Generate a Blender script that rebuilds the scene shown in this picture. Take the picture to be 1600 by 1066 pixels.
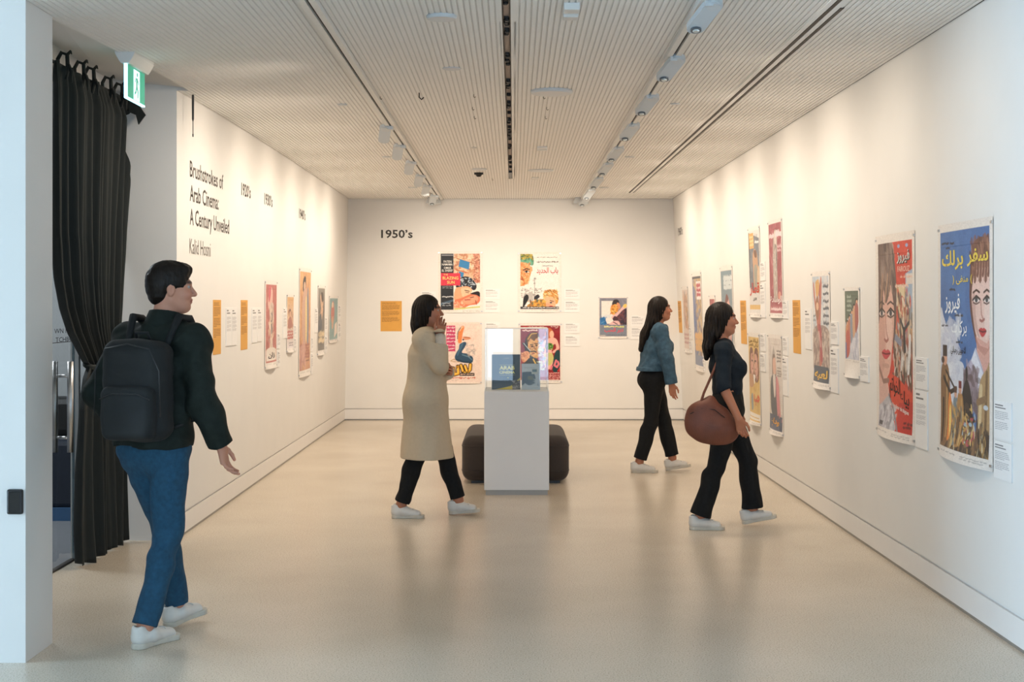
import bpy, math, random, unicodedata
import numpy as np
from mathutils import Matrix, Vector

for o in list(bpy.data.objects):
    bpy.data.objects.remove(o)
SC = bpy.context.scene
COL = SC.collection
random.seed(7)
RNG = np.random.default_rng(7)
pi = math.pi

# ------------------------------------------------------------------ camera
F, CX, CY, CH = 2250.0, 803.0, 475.0, 1.6      # focal length (px), axis pixel, eye height
cam = bpy.data.cameras.new('camera'); cam.sensor_width = 36; cam.lens = F / 1600 * 36
cam.shift_x = (800 - CX) / 1600; cam.shift_y = -(533 - CY) / 1600
cam.clip_start = 0.05; cam.clip_end = 200
camo = bpy.data.objects.new('camera', cam); COL.objects.link(camo)
camo.location = (0, 0, CH); camo.rotation_euler = (pi / 2, 0, 0)
SC.camera = camo

# ------------------------------------------------------------------ world, light, exposure
w = bpy.data.worlds.new('world'); SC.world = w; w.use_nodes = True
w.node_tree.nodes['Background'].inputs[0].default_value = (0.62, 0.74, 0.95, 1)
w.node_tree.nodes['Background'].inputs[1].default_value = 0.6
vs = SC.view_settings
vs.view_transform = 'Standard'; vs.look = 'None'; vs.gamma = 1; vs.use_curve_mapping = False
vs.exposure = 0.86

def area(name, loc, rot, sx, sy, power, col):
    l = bpy.data.lights.new(name, 'AREA'); l.shape = 'RECTANGLE'; l.size = sx; l.size_y = sy
    l.energy = power; l.color = col
    o = bpy.data.objects.new(name, l); COL.objects.link(o); o.location = loc; o.rotation_euler = rot
    return o
DAY = (0.52, 0.76, 1.0)
# daylight through the two big windows of the entrance front, behind the viewer
area('daylight_large', (-1.49, -3.22, 1.5), (pi / 2, 0, 0), 3.0, 2.7, 70, DAY)
area('daylight_small', (1.33, -3.22, 1.5), (pi / 2, 0, 0), 1.7, 2.7, 40, DAY)
area('side_fill', (-11.9, 4.5, 1.65), (pi / 2, 0, -pi / 2), 3.4, 2.6, 530, DAY)     # added unseen light from the left for the near right wall
area('lobby_fill', (-4.2, 9.6, 3.15), (0, 0, 0), 1.2, 1.2, 45, (0.9, 0.95, 1.0))  # added unseen fill that brightens the lobby behind the glass
WARM = (1.0, 0.85, 0.68)
SPOT_W = 43.0
def spot(name, loc, target, energy, angle=2.5, blend=1.0, col=WARM, radius=0.15):
    l = bpy.data.lights.new(name, 'SPOT'); l.energy = energy; l.color = col
    l.spot_size = angle; l.spot_blend = blend; l.shadow_soft_size = radius
    o = bpy.data.objects.new(name, l); COL.objects.link(o); o.location = loc
    d = Vector(target) - Vector(loc); o.rotation_euler = d.to_track_quat('-Z', 'Y').to_euler()
    return o

# ------------------------------------------------------------------ materials
def lin(c):
    if isinstance(c, str):
        c = c.lstrip('#'); c = [int(c[i:i + 2], 16) / 255 for i in (0, 2, 4)]
    c = np.asarray(c, float)
    return np.where(c <= 0.04045, c / 12.92, ((c + 0.055) / 1.055) ** 2.4)
def mat(name, col, rough=0.6, metal=0.0, noise=0.0, nscale=30.0, bump=0.0, bscale=200.0, spec=0.5, sheen=0.0, emit=None, coat=0.0, stretch=None):
    m = bpy.data.materials.new(name); m.use_nodes = True
    nt = m.node_tree; b = nt.nodes['Principled BSDF']
    c = lin(col) if isinstance(col, str) else np.asarray(col, float)
    b.inputs['Base Color'].default_value = (*c, 1)
    b.inputs['Roughness'].default_value = rough; b.inputs['Metallic'].default_value = metal
    b.inputs['Specular IOR Level'].default_value = spec
    if sheen: b.inputs['Sheen Weight'].default_value = sheen
    if coat: b.inputs['Coat Weight'].default_value = coat; b.inputs['Coat Roughness'].default_value = 0.15
    if noise or bump:
        tc = nt.nodes.new('ShaderNodeTexCoord'); vec = tc.outputs['Object']
        if stretch:
            mp = nt.nodes.new('ShaderNodeMapping'); mp.inputs['Scale'].default_value = stretch
            nt.links.new(vec, mp.inputs['Vector']); vec = mp.outputs['Vector']
    if noise:
        n = nt.nodes.new('ShaderNodeTexNoise'); n.inputs['Scale'].default_value = nscale; n.inputs['Detail'].default_value = 5
        nt.links.new(vec, n.inputs['Vector'])
        r = nt.nodes.new('ShaderNodeValToRGB')
        r.color_ramp.elements[0].position = 0.3; r.color_ramp.elements[1].position = 0.7
        r.color_ramp.elements[0].color = (*(c * (1 - noise)), 1); r.color_ramp.elements[1].color = (*np.minimum(c * (1 + noise), 1), 1)
        nt.links.new(n.outputs['Fac'], r.inputs['Fac']); nt.links.new(r.outputs['Color'], b.inputs['Base Color'])
    if bump:
        n2 = nt.nodes.new('ShaderNodeTexNoise'); n2.inputs['Scale'].default_value = bscale; n2.inputs['Detail'].default_value = 4
        nt.links.new(vec, n2.inputs['Vector'])
        bp = nt.nodes.new('ShaderNodeBump'); bp.inputs['Strength'].default_value = bump; bp.inputs['Distance'].default_value = 0.01
        nt.links.new(n2.outputs['Fac'], bp.inputs['Height']); nt.links.new(bp.outputs['Normal'], b.inputs['Normal'])
    if emit:
        b.inputs['Emission Color'].default_value = (*lin(emit[0]), 1); b.inputs['Emission Strength'].default_value = emit[1]
    return m
def glass_mat(name, tint=(0.985, 0.992, 0.99), ior=1.49, gain=1.9):
    m = bpy.data.materials.new(name); m.use_nodes = True; nt = m.node_tree
    for n in list(nt.nodes): nt.nodes.remove(n)
    out = nt.nodes.new('ShaderNodeOutputMaterial'); mx = nt.nodes.new('ShaderNodeMixShader')
    tr = nt.nodes.new('ShaderNodeBsdfTransparent'); tr.inputs[0].default_value = (*tint, 1)
    gl = nt.nodes.new('ShaderNodeBsdfGlossy'); gl.inputs['Roughness'].default_value = 0.0
    fr = nt.nodes.new('ShaderNodeFresnel'); fr.inputs['IOR'].default_value = ior
    # reflect at the outer face only (thin sheet, both faces' reflection taken together)
    ge = nt.nodes.new('ShaderNodeNewGeometry'); inv = nt.nodes.new('ShaderNodeMath'); inv.operation = 'SUBTRACT'; inv.inputs[0].default_value = gain
    sc_ = nt.nodes.new('ShaderNodeMath'); sc_.operation = 'MULTIPLY'; sc_.inputs[1].default_value = gain; mu = nt.nodes.new('ShaderNodeMath'); mu.operation = 'MULTIPLY'; mu.use_clamp = True
    nt.links.new(ge.outputs['Backfacing'], sc_.inputs[0]); nt.links.new(sc_.outputs[0], inv.inputs[1]); nt.links.new(fr.outputs[0], mu.inputs[0]); nt.links.new(inv.outputs[0], mu.inputs[1])
    nt.links.new(mu.outputs[0], mx.inputs[0]); nt.links.new(tr.outputs[0], mx.inputs[1]); nt.links.new(gl.outputs[0], mx.inputs[2])
    nt.links.new(mx.outputs[0], out.inputs[0])
    return m
def vcol_mat(name, rough=0.5, spec=0.4, sss=0.0):
    m = bpy.data.materials.new(name); m.use_nodes = True; nt = m.node_tree; b = nt.nodes['Principled BSDF']
    a = nt.nodes.new('ShaderNodeAttribute'); a.attribute_name = 'paint'
    nt.links.new(a.outputs['Color'], b.inputs['Base Color'])
    b.inputs['Roughness'].default_value = rough; b.inputs['Specular IOR Level'].default_value = spec
    if sss: b.inputs['Subsurface Weight'].default_value = sss; b.inputs['Subsurface Radius'].default_value = (0.02, 0.008, 0.004)
    return m

M = {}
M['wall'] = mat('white_wall_paint', (0.80, 0.785, 0.76), 0.65, noise=0.012, nscale=3, bump=0.04, bscale=260, spec=0.3)
M['base'] = mat('white_baseboard_paint', (0.82, 0.80, 0.78), 0.45, noise=0.01, nscale=8)
M['toe'] = mat('grey_metal_skirting', (0.30, 0.29, 0.27), 0.4, metal=0.4, noise=0.05)
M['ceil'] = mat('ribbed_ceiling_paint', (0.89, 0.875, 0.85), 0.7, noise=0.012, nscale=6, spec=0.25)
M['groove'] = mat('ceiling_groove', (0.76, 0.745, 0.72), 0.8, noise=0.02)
M['dark'] = mat('dark_gap', (0.02, 0.018, 0.016), 0.8, noise=0.1)
M['slot'] = mat('track_slot_black', (0.035, 0.03, 0.027), 0.6, noise=0.1)
M['white_metal'] = mat('white_powder_coat', (0.62, 0.65, 0.67), 0.4, noise=0.01)
M['white_plastic'] = mat('white_plastic', (0.74, 0.74, 0.72), 0.45, noise=0.01)
M['pinkish'] = mat('slot_lining', (0.52, 0.42, 0.37), 0.5, noise=0.04)
M['black'] = mat('black_plastic', (0.012, 0.012, 0.013), 0.4, noise=0.1)
M['chrome'] = mat('brushed_steel', (0.55, 0.55, 0.55), 0.3, metal=1.0, noise=0.05, nscale=80)
M['ink'] = mat('black_vinyl', (0.022, 0.018, 0.015), 0.5, noise=0.1)
M['thinink'] = mat('grey_vinyl', (0.10, 0.085, 0.07), 0.5, noise=0.05)
M['card'] = mat('white_foam_board', (0.84, 0.83, 0.82), 0.6, noise=0.01)
M['cardtext'] = mat('grey_print', (0.46, 0.45, 0.46), 0.7, noise=0.05)
M['cardtitle'] = mat('dark_print', (0.22, 0.215, 0.22), 0.7, noise=0.05)
M['orange'] = mat('ochre_panel', (0.71, 0.36, 0.07), 0.6, noise=0.03, nscale=12)
M['orangetext'] = mat('brown_print', (0.30, 0.13, 0.03), 0.7, noise=0.05)
M['poster'] = vcol_mat('printed_poster_paper', 0.5, 0.35)
M['skin'] = vcol_mat('skin', 0.5, 0.4, 0.08)
M['acrylic'] = glass_mat('clear_acrylic')
M['doorglass'] = glass_mat('door_glass', (0.93, 0.95, 0.95), 1.5, 1.0)

def floor_mat():
    m = bpy.data.materials.new('terrazzo_floor'); m.use_nodes = True; nt = m.node_tree; b = nt.nodes['Principled BSDF']
    L = nt.links.new
    tc = nt.nodes.new('ShaderNodeTexCoord')
    n1 = nt.nodes.new('ShaderNodeTexNoise'); n1.inputs['Scale'].default_value = 1.1; n1.inputs['Detail'].default_value = 6
    n2 = nt.nodes.new('ShaderNodeTexNoise'); n2.inputs['Scale'].default_value = 140; n2.inputs['Detail'].default_value = 3
    vo = nt.nodes.new('ShaderNodeTexVoronoi'); vo.inputs['Scale'].default_value = 80; vo.feature = 'F1'
    for n in (n1, n2, vo): L(tc.outputs['Object'], n.inputs['Vector'])
    r1 = nt.nodes.new('ShaderNodeValToRGB'); e = r1.color_ramp.elements
    e[0].position = 0.35; e[0].color = (0.60, 0.525, 0.425, 1); e[1].position = 0.7; e[1].color = (0.67, 0.59, 0.485, 1)
    L(n1.outputs['Fac'], r1.inputs['Fac'])
    r2 = nt.nodes.new('ShaderNodeValToRGB'); e = r2.color_ramp.elements
    e[0].position = 0.30; e[0].color = (0.5, 0.48, 0.45, 1); e[1].position = 0.46; e[1].color = (1, 1, 1, 1)
    x = e.new(0.72); x.color = (1.16, 1.15, 1.13, 1)
    L(n2.outputs['Fac'], r2.inputs['Fac'])
    mx = nt.nodes.new('ShaderNodeMix'); mx.data_type = 'RGBA'; mx.blend_type = 'MULTIPLY'; mx.inputs['Factor'].default_value = 0.85
    L(r1.outputs['Color'], mx.inputs['A']); L(r2.outputs['Color'], mx.inputs['B'])
    r3 = nt.nodes.new('ShaderNodeValToRGB'); e = r3.color_ramp.elements
    e[0].position = 0.05; e[0].color = (0.34, 0.31, 0.28, 1); e[1].position = 0.17; e[1].color = (1, 1, 1, 1)
    L(vo.outputs['Distance'], r3.inputs['Fac'])
    mx2 = nt.nodes.new('ShaderNodeMix'); mx2.data_type = 'RGBA'; mx2.blend_type = 'MULTIPLY'; mx2.inputs['Factor'].default_value = 0.7
    L(mx.outputs['Result'], mx2.inputs['A']); L(r3.outputs['Color'], mx2.inputs['B'])
    L(mx2.outputs['Result'], b.inputs['Base Color'])
    b.inputs['Roughness'].default_value = 0.27; b.inputs['Specular IOR Level'].default_value = 0.55
    bp = nt.nodes.new('ShaderNodeBump'); bp.inputs['Strength'].default_value = 0.03; bp.inputs['Distance'].default_value = 0.004
    L(n1.outputs['Fac'], bp.inputs['Height']); L(bp.outputs['Normal'], b.inputs['Normal'])
    return m
M['floor'] = floor_mat()

# ------------------------------------------------------------------ mesh helpers
def link(name, me, root=None, smooth=False):
    o = bpy.data.objects.new(name, me); COL.objects.link(o)
    if root is not None: o.parent = root
    if smooth:
        me.polygons.foreach_set('use_smooth', np.ones(len(me.polygons), bool))
    return o
def tag(o, label, cat, group=None):
    o['label'] = label; o['category'] = cat
    if group: o['group'] = group
    return o
def empty(name, loc, label, cat, group=None, rz=0.0):
    o = bpy.data.objects.new(name, None); COL.objects.link(o); o.location = loc; o.rotation_euler = (0, 0, rz)
    o.empty_display_size = 0.1
    return tag(o, label, cat, group)
class MB:
    def __init__(s): s.v = []; s.f = []
    def add(s, vs, fs):
        n = len(s.v); s.v += [tuple(map(float, p)) for p in vs]; s.f += [tuple(i + n for i in f) for f in fs]
        return s
    def box(s, x0, x1, y0, y1, z0, z1):
        return s.add([(x0, y0, z0), (x1, y0, z0), (x1, y1, z0), (x0, y1, z0), (x0, y0, z1), (x1, y0, z1), (x1, y1, z1), (x0, y1, z1)],
                     [(0, 3, 2, 1), (4, 5, 6, 7), (0, 1, 5, 4), (1, 2, 6, 5), (2, 3, 7, 6), (3, 0, 4, 7)])
    def obox(s, c, ax, ay, az, hx, hy, hz):      # oriented box: axes and half sizes
        c = Vector(c); ax, ay, az = Vector(ax).normalized() * hx, Vector(ay).normalized() * hy, Vector(az).normalized() * hz
        P = [c + ax * i + ay * j + az * k for k in (-1, 1) for (i, j) in ((-1, -1), (1, -1), (1, 1), (-1, 1))]
        return s.add(P, [(0, 3, 2, 1), (4, 5, 6, 7), (0, 1, 5, 4), (1, 2, 6, 5), (2, 3, 7, 6), (3, 0, 4, 7)])
    def prism(s, pts, c, ax, ay, az, h):         # outline pts (2D) in the ax, ay plane, extruded h along az
        c = Vector(c); ax, ay, az = Vector(ax), Vector(ay), Vector(az); n = len(pts)
        P = [c + ax * p[0] + ay * p[1] for p in pts] + [c + ax * p[0] + ay * p[1] + az * h for p in pts]
        return s.add(P, [tuple(range(n))[::-1], tuple(range(n, 2 * n))] + [(i, (i + 1) % n, n + (i + 1) % n, n + i) for i in range(n)])
    def tube(s, pts, r, n=8):
        pts = [Vector(p) for p in pts]; R = r if isinstance(r, (list, tuple)) else [r] * len(pts)
        rings = []; up = None
        for i, p in enumerate(pts):
            t = (pts[min(i + 1, len(pts) - 1)] - pts[max(i - 1, 0)]).normalized()
            if up is None:
                up = Vector((0, 0, 1)) if abs(t.z) < 0.9 else Vector((1, 0, 0))
            a = t.cross(up).normalized(); b = a.cross(t).normalized(); up = b
            rings.append([p + (a * math.cos(2 * pi * k / n) + b * math.sin(2 * pi * k / n)) * R[i] for k in range(n)])
        V = [q for rg in rings for q in rg]; Fc = []
        for i in range(len(pts) - 1):
            for k in range(n):
                Fc.append((i * n + k, i * n + (k + 1) % n, (i + 1) * n + (k + 1) % n, (i + 1) * n + k))
        Fc += [tuple(range(n))[::-1], tuple(range((len(pts) - 1) * n, len(pts) * n))]
        return s.add(V, Fc)
    def lathe(s, prof, c, axis=(0, 0, 1), n=24):   # prof: (r, t) along axis from c
        az = Vector(axis).normalized(); ax = az.orthogonal().normalized(); ay = az.cross(ax); c = Vector(c)
        V = [c + az * t + (ax * math.cos(2 * pi * k / n) + ay * math.sin(2 * pi * k / n)) * r for r, t in prof for k in range(n)]
        Fc = [(i * n + k, i * n + (k + 1) % n, (i + 1) * n + (k + 1) % n, (i + 1) * n + k) for i in range(len(prof) - 1) for k in range(n)]
        Fc += [tuple(range(n))[::-1], tuple(range((len(prof) - 1) * n, len(prof) * n))]
        return s.add(V, Fc)
    def mesh(s, name, m, loc=(0, 0, 0)):
        me = bpy.data.meshes.new(name)
        v = np.array(s.v, float) - np.array(loc, float)
        me.from_pydata(v.tolist(), [], s.f); me.materials.append(m); me.update()
        return me
    def obj(s, name, m, root=None, smooth=False, loc=None):
        if loc is None: loc = tuple(root.location) if root is not None else (0, 0, 0)
        o = link(name, s.mesh(name, m, loc), root, smooth)
        if root is None: o.location = loc
        return o
def top(s, name, m, label, cat, group=None, smooth=False):     # a one-mesh thing with its origin at its base
    v = np.array(s.v); lo, hi = v.min(0), v.max(0)
    o = s.obj(name, m, None, smooth, loc=((lo[0] + hi[0]) / 2, (lo[1] + hi[1]) / 2, lo[2]))
    return tag(o, label, cat, group)
def struct(o): o['kind'] = 'structure'; return o
def bevel(o, wd, seg=2):
    md = o.modifiers.new('bevel', 'BEVEL'); md.width = wd; md.segments = seg; md.limit_method = 'ANGLE'
    return o
def grid_mesh(name, V, nr, nc, m, cols=None):     # V: (nr*nc,3) row major
    me = bpy.data.meshes.new(name)
    idx = np.arange(nr * nc).reshape(nr, nc)
    q = np.stack([idx[:-1, :-1], idx[1:, :-1], idx[1:, 1:], idx[:-1, 1:]], -1).reshape(-1, 4)
    return raw_mesh(name, V, q, m, cols, me)
def raw_mesh(name, V, q, m, cols=None, me=None):
    me = me or bpy.data.meshes.new(name)
    V = np.asarray(V, np.float32); q = np.asarray(q, np.int32); k = q.shape[1]
    me.vertices.add(len(V)); me.vertices.foreach_set('co', V.ravel())
    me.loops.add(q.size); me.loops.foreach_set('vertex_index', q.ravel())
    me.polygons.add(len(q)); me.polygons.foreach_set('loop_start', np.arange(0, q.size, k, dtype=np.int32))
    me.polygons.foreach_set('loop_total', np.full(len(q), k, np.int32))
    me.update(calc_edges=True); me.validate()
    if cols is not None:
        a = me.color_attributes.new('paint', 'FLOAT_COLOR', 'POINT')
        c4 = np.ones((len(V), 4), np.float32); c4[:, :3] = cols
        a.data.foreach_set('color', c4.ravel())
    me.materials.append(m)
    return me

# ------------------------------------------------------------------ room geometry as measured from the photograph
YB = 19.78                                        # back wall
def XR(Y, z): return 2.327 - 0.147 * min(max((Y - 7.15) / 12.63, 0), 1) * (z / 3.05)
def XL(Y, z): return -(2.28 + 0.042 * (Y - 9.75) / 10.03) + 0.045 * (z / 3.05) * (Y - 9.75) / 10.03
def sst(t): t = min(max(t, 0), 1); return t * t * (3 - 2 * t)
def HC(X, Y):
    Y = max(Y, 6.79)
    return CH + 1.442 + (YB - Y) * 0.0045 - 0.147 * sst((-1.0 - X) / 1.2) * max((YB - Y) / 12.99, 0) ** 4.65
def P(px, py, Y): return Vector(((px - CX) * Y / F, Y, CH - (py - CY) * Y / F))
def ceil_pt(px, py):
    z = 3.05
    for _ in range(6):
        Y = F * (z - CH) / (CY - py); X = (px - CX) * Y / F; z = HC(X, Y)
    return Vector((X, Y, z))
def wall_Y(px, side, z=1.6):
    Y = 12.0
    for _ in range(6): Y = F * (XR if side == 'R' else XL)(Y, z) / (px - CX)
    return Y
class OnWall:
    """maps (u right 0..1, v down 0..1, d out of wall) of a hung rectangle to the room"""
    def __init__(s, side, x0, x1, ytop, ybot):
        s.side = side
        if side == 'B':
            s.a, s.b = (x0 - CX) * YB / F, (x1 - CX) * YB / F; yn = YB
        else:
            zz = CH - ((ytop + ybot) / 2 - CY) * 13 / F
            s.a, s.b = wall_Y(x0, side, zz), wall_Y(x1, side, zz); yn = s.a if side == 'L' else s.b
        s.z0, s.z1 = CH - (ytop - CY) * yn / F, CH - (ybot - CY) * yn / F
        s.w = abs(s.b - s.a); s.h = s.z0 - s.z1
    def __call__(s, u, v, d=0.0):
        t = s.a + (s.b - s.a) * u; z = s.z0 + (s.z1 - s.z0) * v
        if s.side == 'B': return (t, YB - d, z)
        if s.side == 'L': return (XL(t, z) + d, t, z)
        return (XR(t, z) - d, t, z)

# ------------------------------------------------------------------ setting
def wall_strip(name, fx, Ys, zs, d_out, m, d_in=0.0, sgn=1):
    """slab following fx(Y,z); sgn=+1 room lies at smaller X (right wall), -1 for the left wall"""
    ny, nz = len(Ys), len(zs); V = []
    for dd in (d_in, d_out):
        for z in zs:
            for Y in Ys: V.append((fx(Y, z) + sgn * dd, Y, z))
    I = lambda k, j, i: k * ny * nz + j * ny + i
    Fc = []
    for j in range(nz - 1):
        for i in range(ny - 1):
            a = (I(0, j, i), I(0, j, i + 1), I(0, j + 1, i + 1), I(0, j + 1, i))
            b = (I(1, j, i), I(1, j + 1, i), I(1, j + 1, i + 1), I(1, j, i + 1))
            Fc += [a, b]
    for i in range(ny - 1):
        Fc += [(I(0, 0, i), I(1, 0, i), I(1, 0, i + 1), I(0, 0, i + 1)), (I(0, nz - 1, i), I(0, nz - 1, i + 1), I(1, nz - 1, i + 1), I(1, nz - 1, i))]
    for j in range(nz - 1):
        Fc += [(I(0, j, 0), I(0, j + 1, 0), I(1, j + 1, 0), I(1, j, 0)), (I(0, j, ny - 1), I(1, j, ny - 1), I(1, j + 1, ny - 1), I(0, j + 1, ny - 1))]
    mb = MB().add(V, Fc)
    return struct(mb.obj(name, m))
lsp = lambda a, b, n: list(np.linspace(a, b, n))
ZT = 3.42
struct(MB().box(-12.2, 2.7, -3.3, 20.1, -0.12, 0).obj('floor', M['floor']))
YsR = [-3.2, 2, 7.15] + lsp(8, YB + 0.2, 10); YsL = lsp(9.75, YB + 0.2, 10); zw = [0.165, 1.2, 2.2, ZT]
wall_strip('wall_right', XR, YsR, zw, 0.2, M['wall'])
wall_strip('wall_left', XL, YsL, zw, 0.47, M['wall'], sgn=-1)
struct(MB().box(-2.8, 2.7, YB, YB + 0.2, 0.165, ZT).obj('wall_back', M['wall']))
wall_strip('baseboard_right', XR, YsR, [0.018, 0.150], 0.1, M['base'])
wall_strip('baseboard_left', XL, YsL, [0.018, 0.150], 0.3, M['base'], sgn=-1)
struct(MB().box(-2.5, 2.5, YB, YB + 0.1, 0.018, 0.150).obj('baseboard_back', M['base']))
wall_strip('trim_1', XR, YsR, [0.0, 0.17], 0.1, M['base'], d_in=0.014)
wall_strip('trim_2', XL, YsL, [0.0, 0.17], 0.3, M['base'], d_in=0.014, sgn=-1)
struct(MB().box(-2.5, 2.5, YB + 0.014, YB + 0.1, 0, 0.17).obj('trim_3', M['base']))
wall_strip('trim_4', XR, YsR, [0.0, 0.018], 0.05, M['toe'], d_in=0.004)
wall_strip('trim_5', XL, YsL, [0.0, 0.018], 0.05, M['toe'], d_in=0.004, sgn=-1)
struct(MB().box(-2.4, 2.4, YB + 0.004, YB + 0.05, 0, 0.018).obj('trim_6', M['toe']))
# end of the left wall, facing the entrance, and the near wall stub
struct(MB().box(-2.76, XL(9.75, 0), 9.735, 9.76, 0, 3.3).obj('wall_alcove', M['wall']))
struct(MB().box(-2.3, -2.17, 9.736, 9.7495, min(HC(-2.3, 9.75), HC(-2.18, 9.75)) - .001, 3.3).obj('trim_13', M['wall']))
struct(MB().box(-12.2, -2.176, 6.417, 6.79, 0, 2.97).obj('wall_entrance', M['wall']))
struct(MB().box(-12.2, -12.0, -3.3, 13, 0, ZT).obj('wall_far_left', M['wall']))
wf = MB()
for a, b, c, d in ((-12.2, -3.0, 0, ZT), (-3.0, 0.03, 0, 0.1), (-3.0, 0.03, 2.9, ZT), (0.03, 0.40, 0, ZT), (0.40, 2.25, 0, 0.1), (0.40, 2.25, 2.9, ZT), (2.25, 2.7, 0, ZT)):
    wf.box(a, b, -3.2, -3.0, c, d)
struct(wf.obj('wall_front', M['wall']))
fr = MB()
for y in (2.7, 4.5, 6.3): fr.box(-11.99, -11.86, y, y + .06, .3, 2.95)
for z in (.28, 2.95): fr.box(-11.99, -11.86, 2.7, 6.36, z, z + .05)
struct(fr.obj('window_3', M['white_metal']))  # made-up frame around the added side light, wall behind has no opening
for n, (a, b) in enumerate(((-3.0, 0.03), (0.40, 2.25))):
    fr = MB()
    for x in (a, b - 0.05): fr.box(x, x + 0.05, -3.14, -3.06, 0.1, 2.9)
    for z in (0.1, 2.85): fr.box(a + 0.05, b - 0.05, -3.14, -3.06, z, z + 0.05)
    struct(fr.obj('window_%d' % (n + 1), M['white_metal']))

# ribbed ceiling: long ribs along the room with narrow grooves between them
def ceiling():
    rows = [-3.2, 3.0, 6.79] + [7.5, 8.2, 9.0, 9.7499, 9.75, 10.4, 11.2, 12.5, 14.5, 16.75, 18.5, YB - 0.014]
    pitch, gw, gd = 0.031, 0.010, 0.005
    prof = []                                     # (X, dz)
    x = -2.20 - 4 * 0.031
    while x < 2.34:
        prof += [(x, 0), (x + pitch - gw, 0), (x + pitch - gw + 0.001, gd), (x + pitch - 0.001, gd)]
        x += pitch
    nr, n = len(rows), len(prof)
    def fit(X, Y):                                # the ribs follow the slightly converging right wall
        lim = XR(Y, 3.05) - 0.014
        return X if X < 0.3 else 0.3 + (X - 0.3) * (lim - 0.3) / (2.313 - 0.3)
    V = []; 
    for Y in rows:
        for X, dz in prof:
            xx = fit(X, Y); V.append((xx, Y, HC(xx, Y) + dz))
    Fc = []; mi = []
    for i in range(n - 1):
        xa, xb = prof[i][0], prof[i + 1][0]
        for r in range(nr - 1):
            if xa > -0.078 and xb < 0.012 and rows[r + 1] < 16.8: continue      # opening of the middle slot
            if xb > 2.318: continue
            if rows[r] < 9.7499 and xb < -2.199 and rows[r + 1] > 6.8: continue           # the alcove has a higher soffit
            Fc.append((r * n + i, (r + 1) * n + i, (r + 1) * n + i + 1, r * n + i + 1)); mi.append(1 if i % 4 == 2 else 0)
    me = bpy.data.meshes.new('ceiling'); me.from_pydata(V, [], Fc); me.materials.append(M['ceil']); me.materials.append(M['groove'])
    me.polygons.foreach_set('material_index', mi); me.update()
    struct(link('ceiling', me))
ceiling()
struct(MB().box(-12.2, 2.7, -3.3, 20.1, ZT, ZT + 0.1).obj('ceiling_slab', M['dark']))
struct(MB().box(-12.2, -2.33, -3.2, 6.417, 2.97, 3.05).obj('ceiling_lobby', M['ceil']))
# smooth soffit over the curtain alcove
sf = MB().add([(-2.2, 6.79, 3.0), (-2.2, 9.74, 3.06), (-2.76, 9.74, 3.12), (-2.76, 6.79, 3.19), (-2.2, 6.79, 3.3), (-2.2, 9.74, 3.3), (-2.76, 9.74, 3.3), (-2.76, 6.79, 3.3)],
              [(0, 1, 2, 3), (4, 7, 6, 5), (0, 4, 5, 1), (1, 5, 6, 2), (2, 6, 7, 3), (3, 7, 4, 0)])
struct(sf.obj('ceiling_alcove', M['wall']))
# shaded gap line along the tops of the walls
for n, (fx, sg, y0) in enumerate(((XR, -1, 6), (XL, 1, 9.8))):
    Ys = lsp(y0 if sg < 0 else 10.5, YB, 12); mb = MB(); V = []
    for Y in Ys:
        X = fx(Y, 3.05); z = HC(X, Y)
        V += [(X, Y, z + 0.004), (X + sg * 0.013, Y, z + 0.004), (X + sg * 0.013, Y, z + 0.03), (X, Y, z + 0.03)]
    Fc = [(4 * i + a, 4 * i + b, 4 * i + 4 + b, 4 * i + 4 + a) for i in range(len(Ys) - 1) for a, b in ((0, 1), (1, 2), (2, 3), (3, 0))]
    struct(mb.add(V, Fc).obj('trim_%d' % (7 + n), M['dark']))
zb = HC(0, YB)
struct(MB().box(-2.27, 2.18, YB - 0.014, YB - 0.001, zb + 0.004, zb + 0.03).obj('trim_9', M['dark']))
# middle slot: a recessed trough with white edge strips
tr = MB(); x0, x1 = -0.0625, -0.0170
for Y0, Y1 in zip(lsp(-3.0, 16.75, 14)[:-1], lsp(-3.0, 16.75, 14)[1:]):
    za, zc = HC(0, Y0), HC(0, Y1)
    for (a, b, lo, hi) in ((-0.0780, x0, 0.0, 0.05), (x1, 0.0120, 0.0, 0.05), (x0, x1, 0.03, 0.05)):
        tr.add([(a, Y0, za + lo), (b, Y0, za + lo), (b, Y1, zc + lo), (a, Y1, zc + lo), (a, Y0, za + hi), (b, Y0, za + hi), (b, Y1, zc + hi), (a, Y1, zc + hi)],
               [(0, 3, 2, 1), (4, 5, 6, 7), (0, 1, 5, 4), (1, 2, 6, 5), (2, 3, 7, 6), (3, 0, 4, 7)])
struct(tr.obj('trim_10', M['ceil']))
tl = MB()
for a, b in ((x0 + 0.0005, x0 + 0.007), (x1 - 0.007, x1 - 0.0005)):
    for Y0, Y1 in zip(lsp(-3.0, 16.75, 14)[:-1], lsp(-3.0, 16.75, 14)[1:]):
        za, zc = HC(0, Y0), HC(0, Y1)
        tl.add([(a, Y0, za + .004), (b, Y0, za + .004), (b, Y1, zc + .004), (a, Y1, zc + .004), (a, Y0, za + .029), (b, Y0, za + .029), (b, Y1, zc + .029), (a, Y1, zc + .029)],
               [(0, 3, 2, 1), (4, 5, 6, 7), (0, 1, 5, 4), (1, 2, 6, 5), (2, 3, 7, 6), (3, 0, 4, 7)])
struct(tl.obj('trim_11', M['slot']))
tp = MB()
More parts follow.
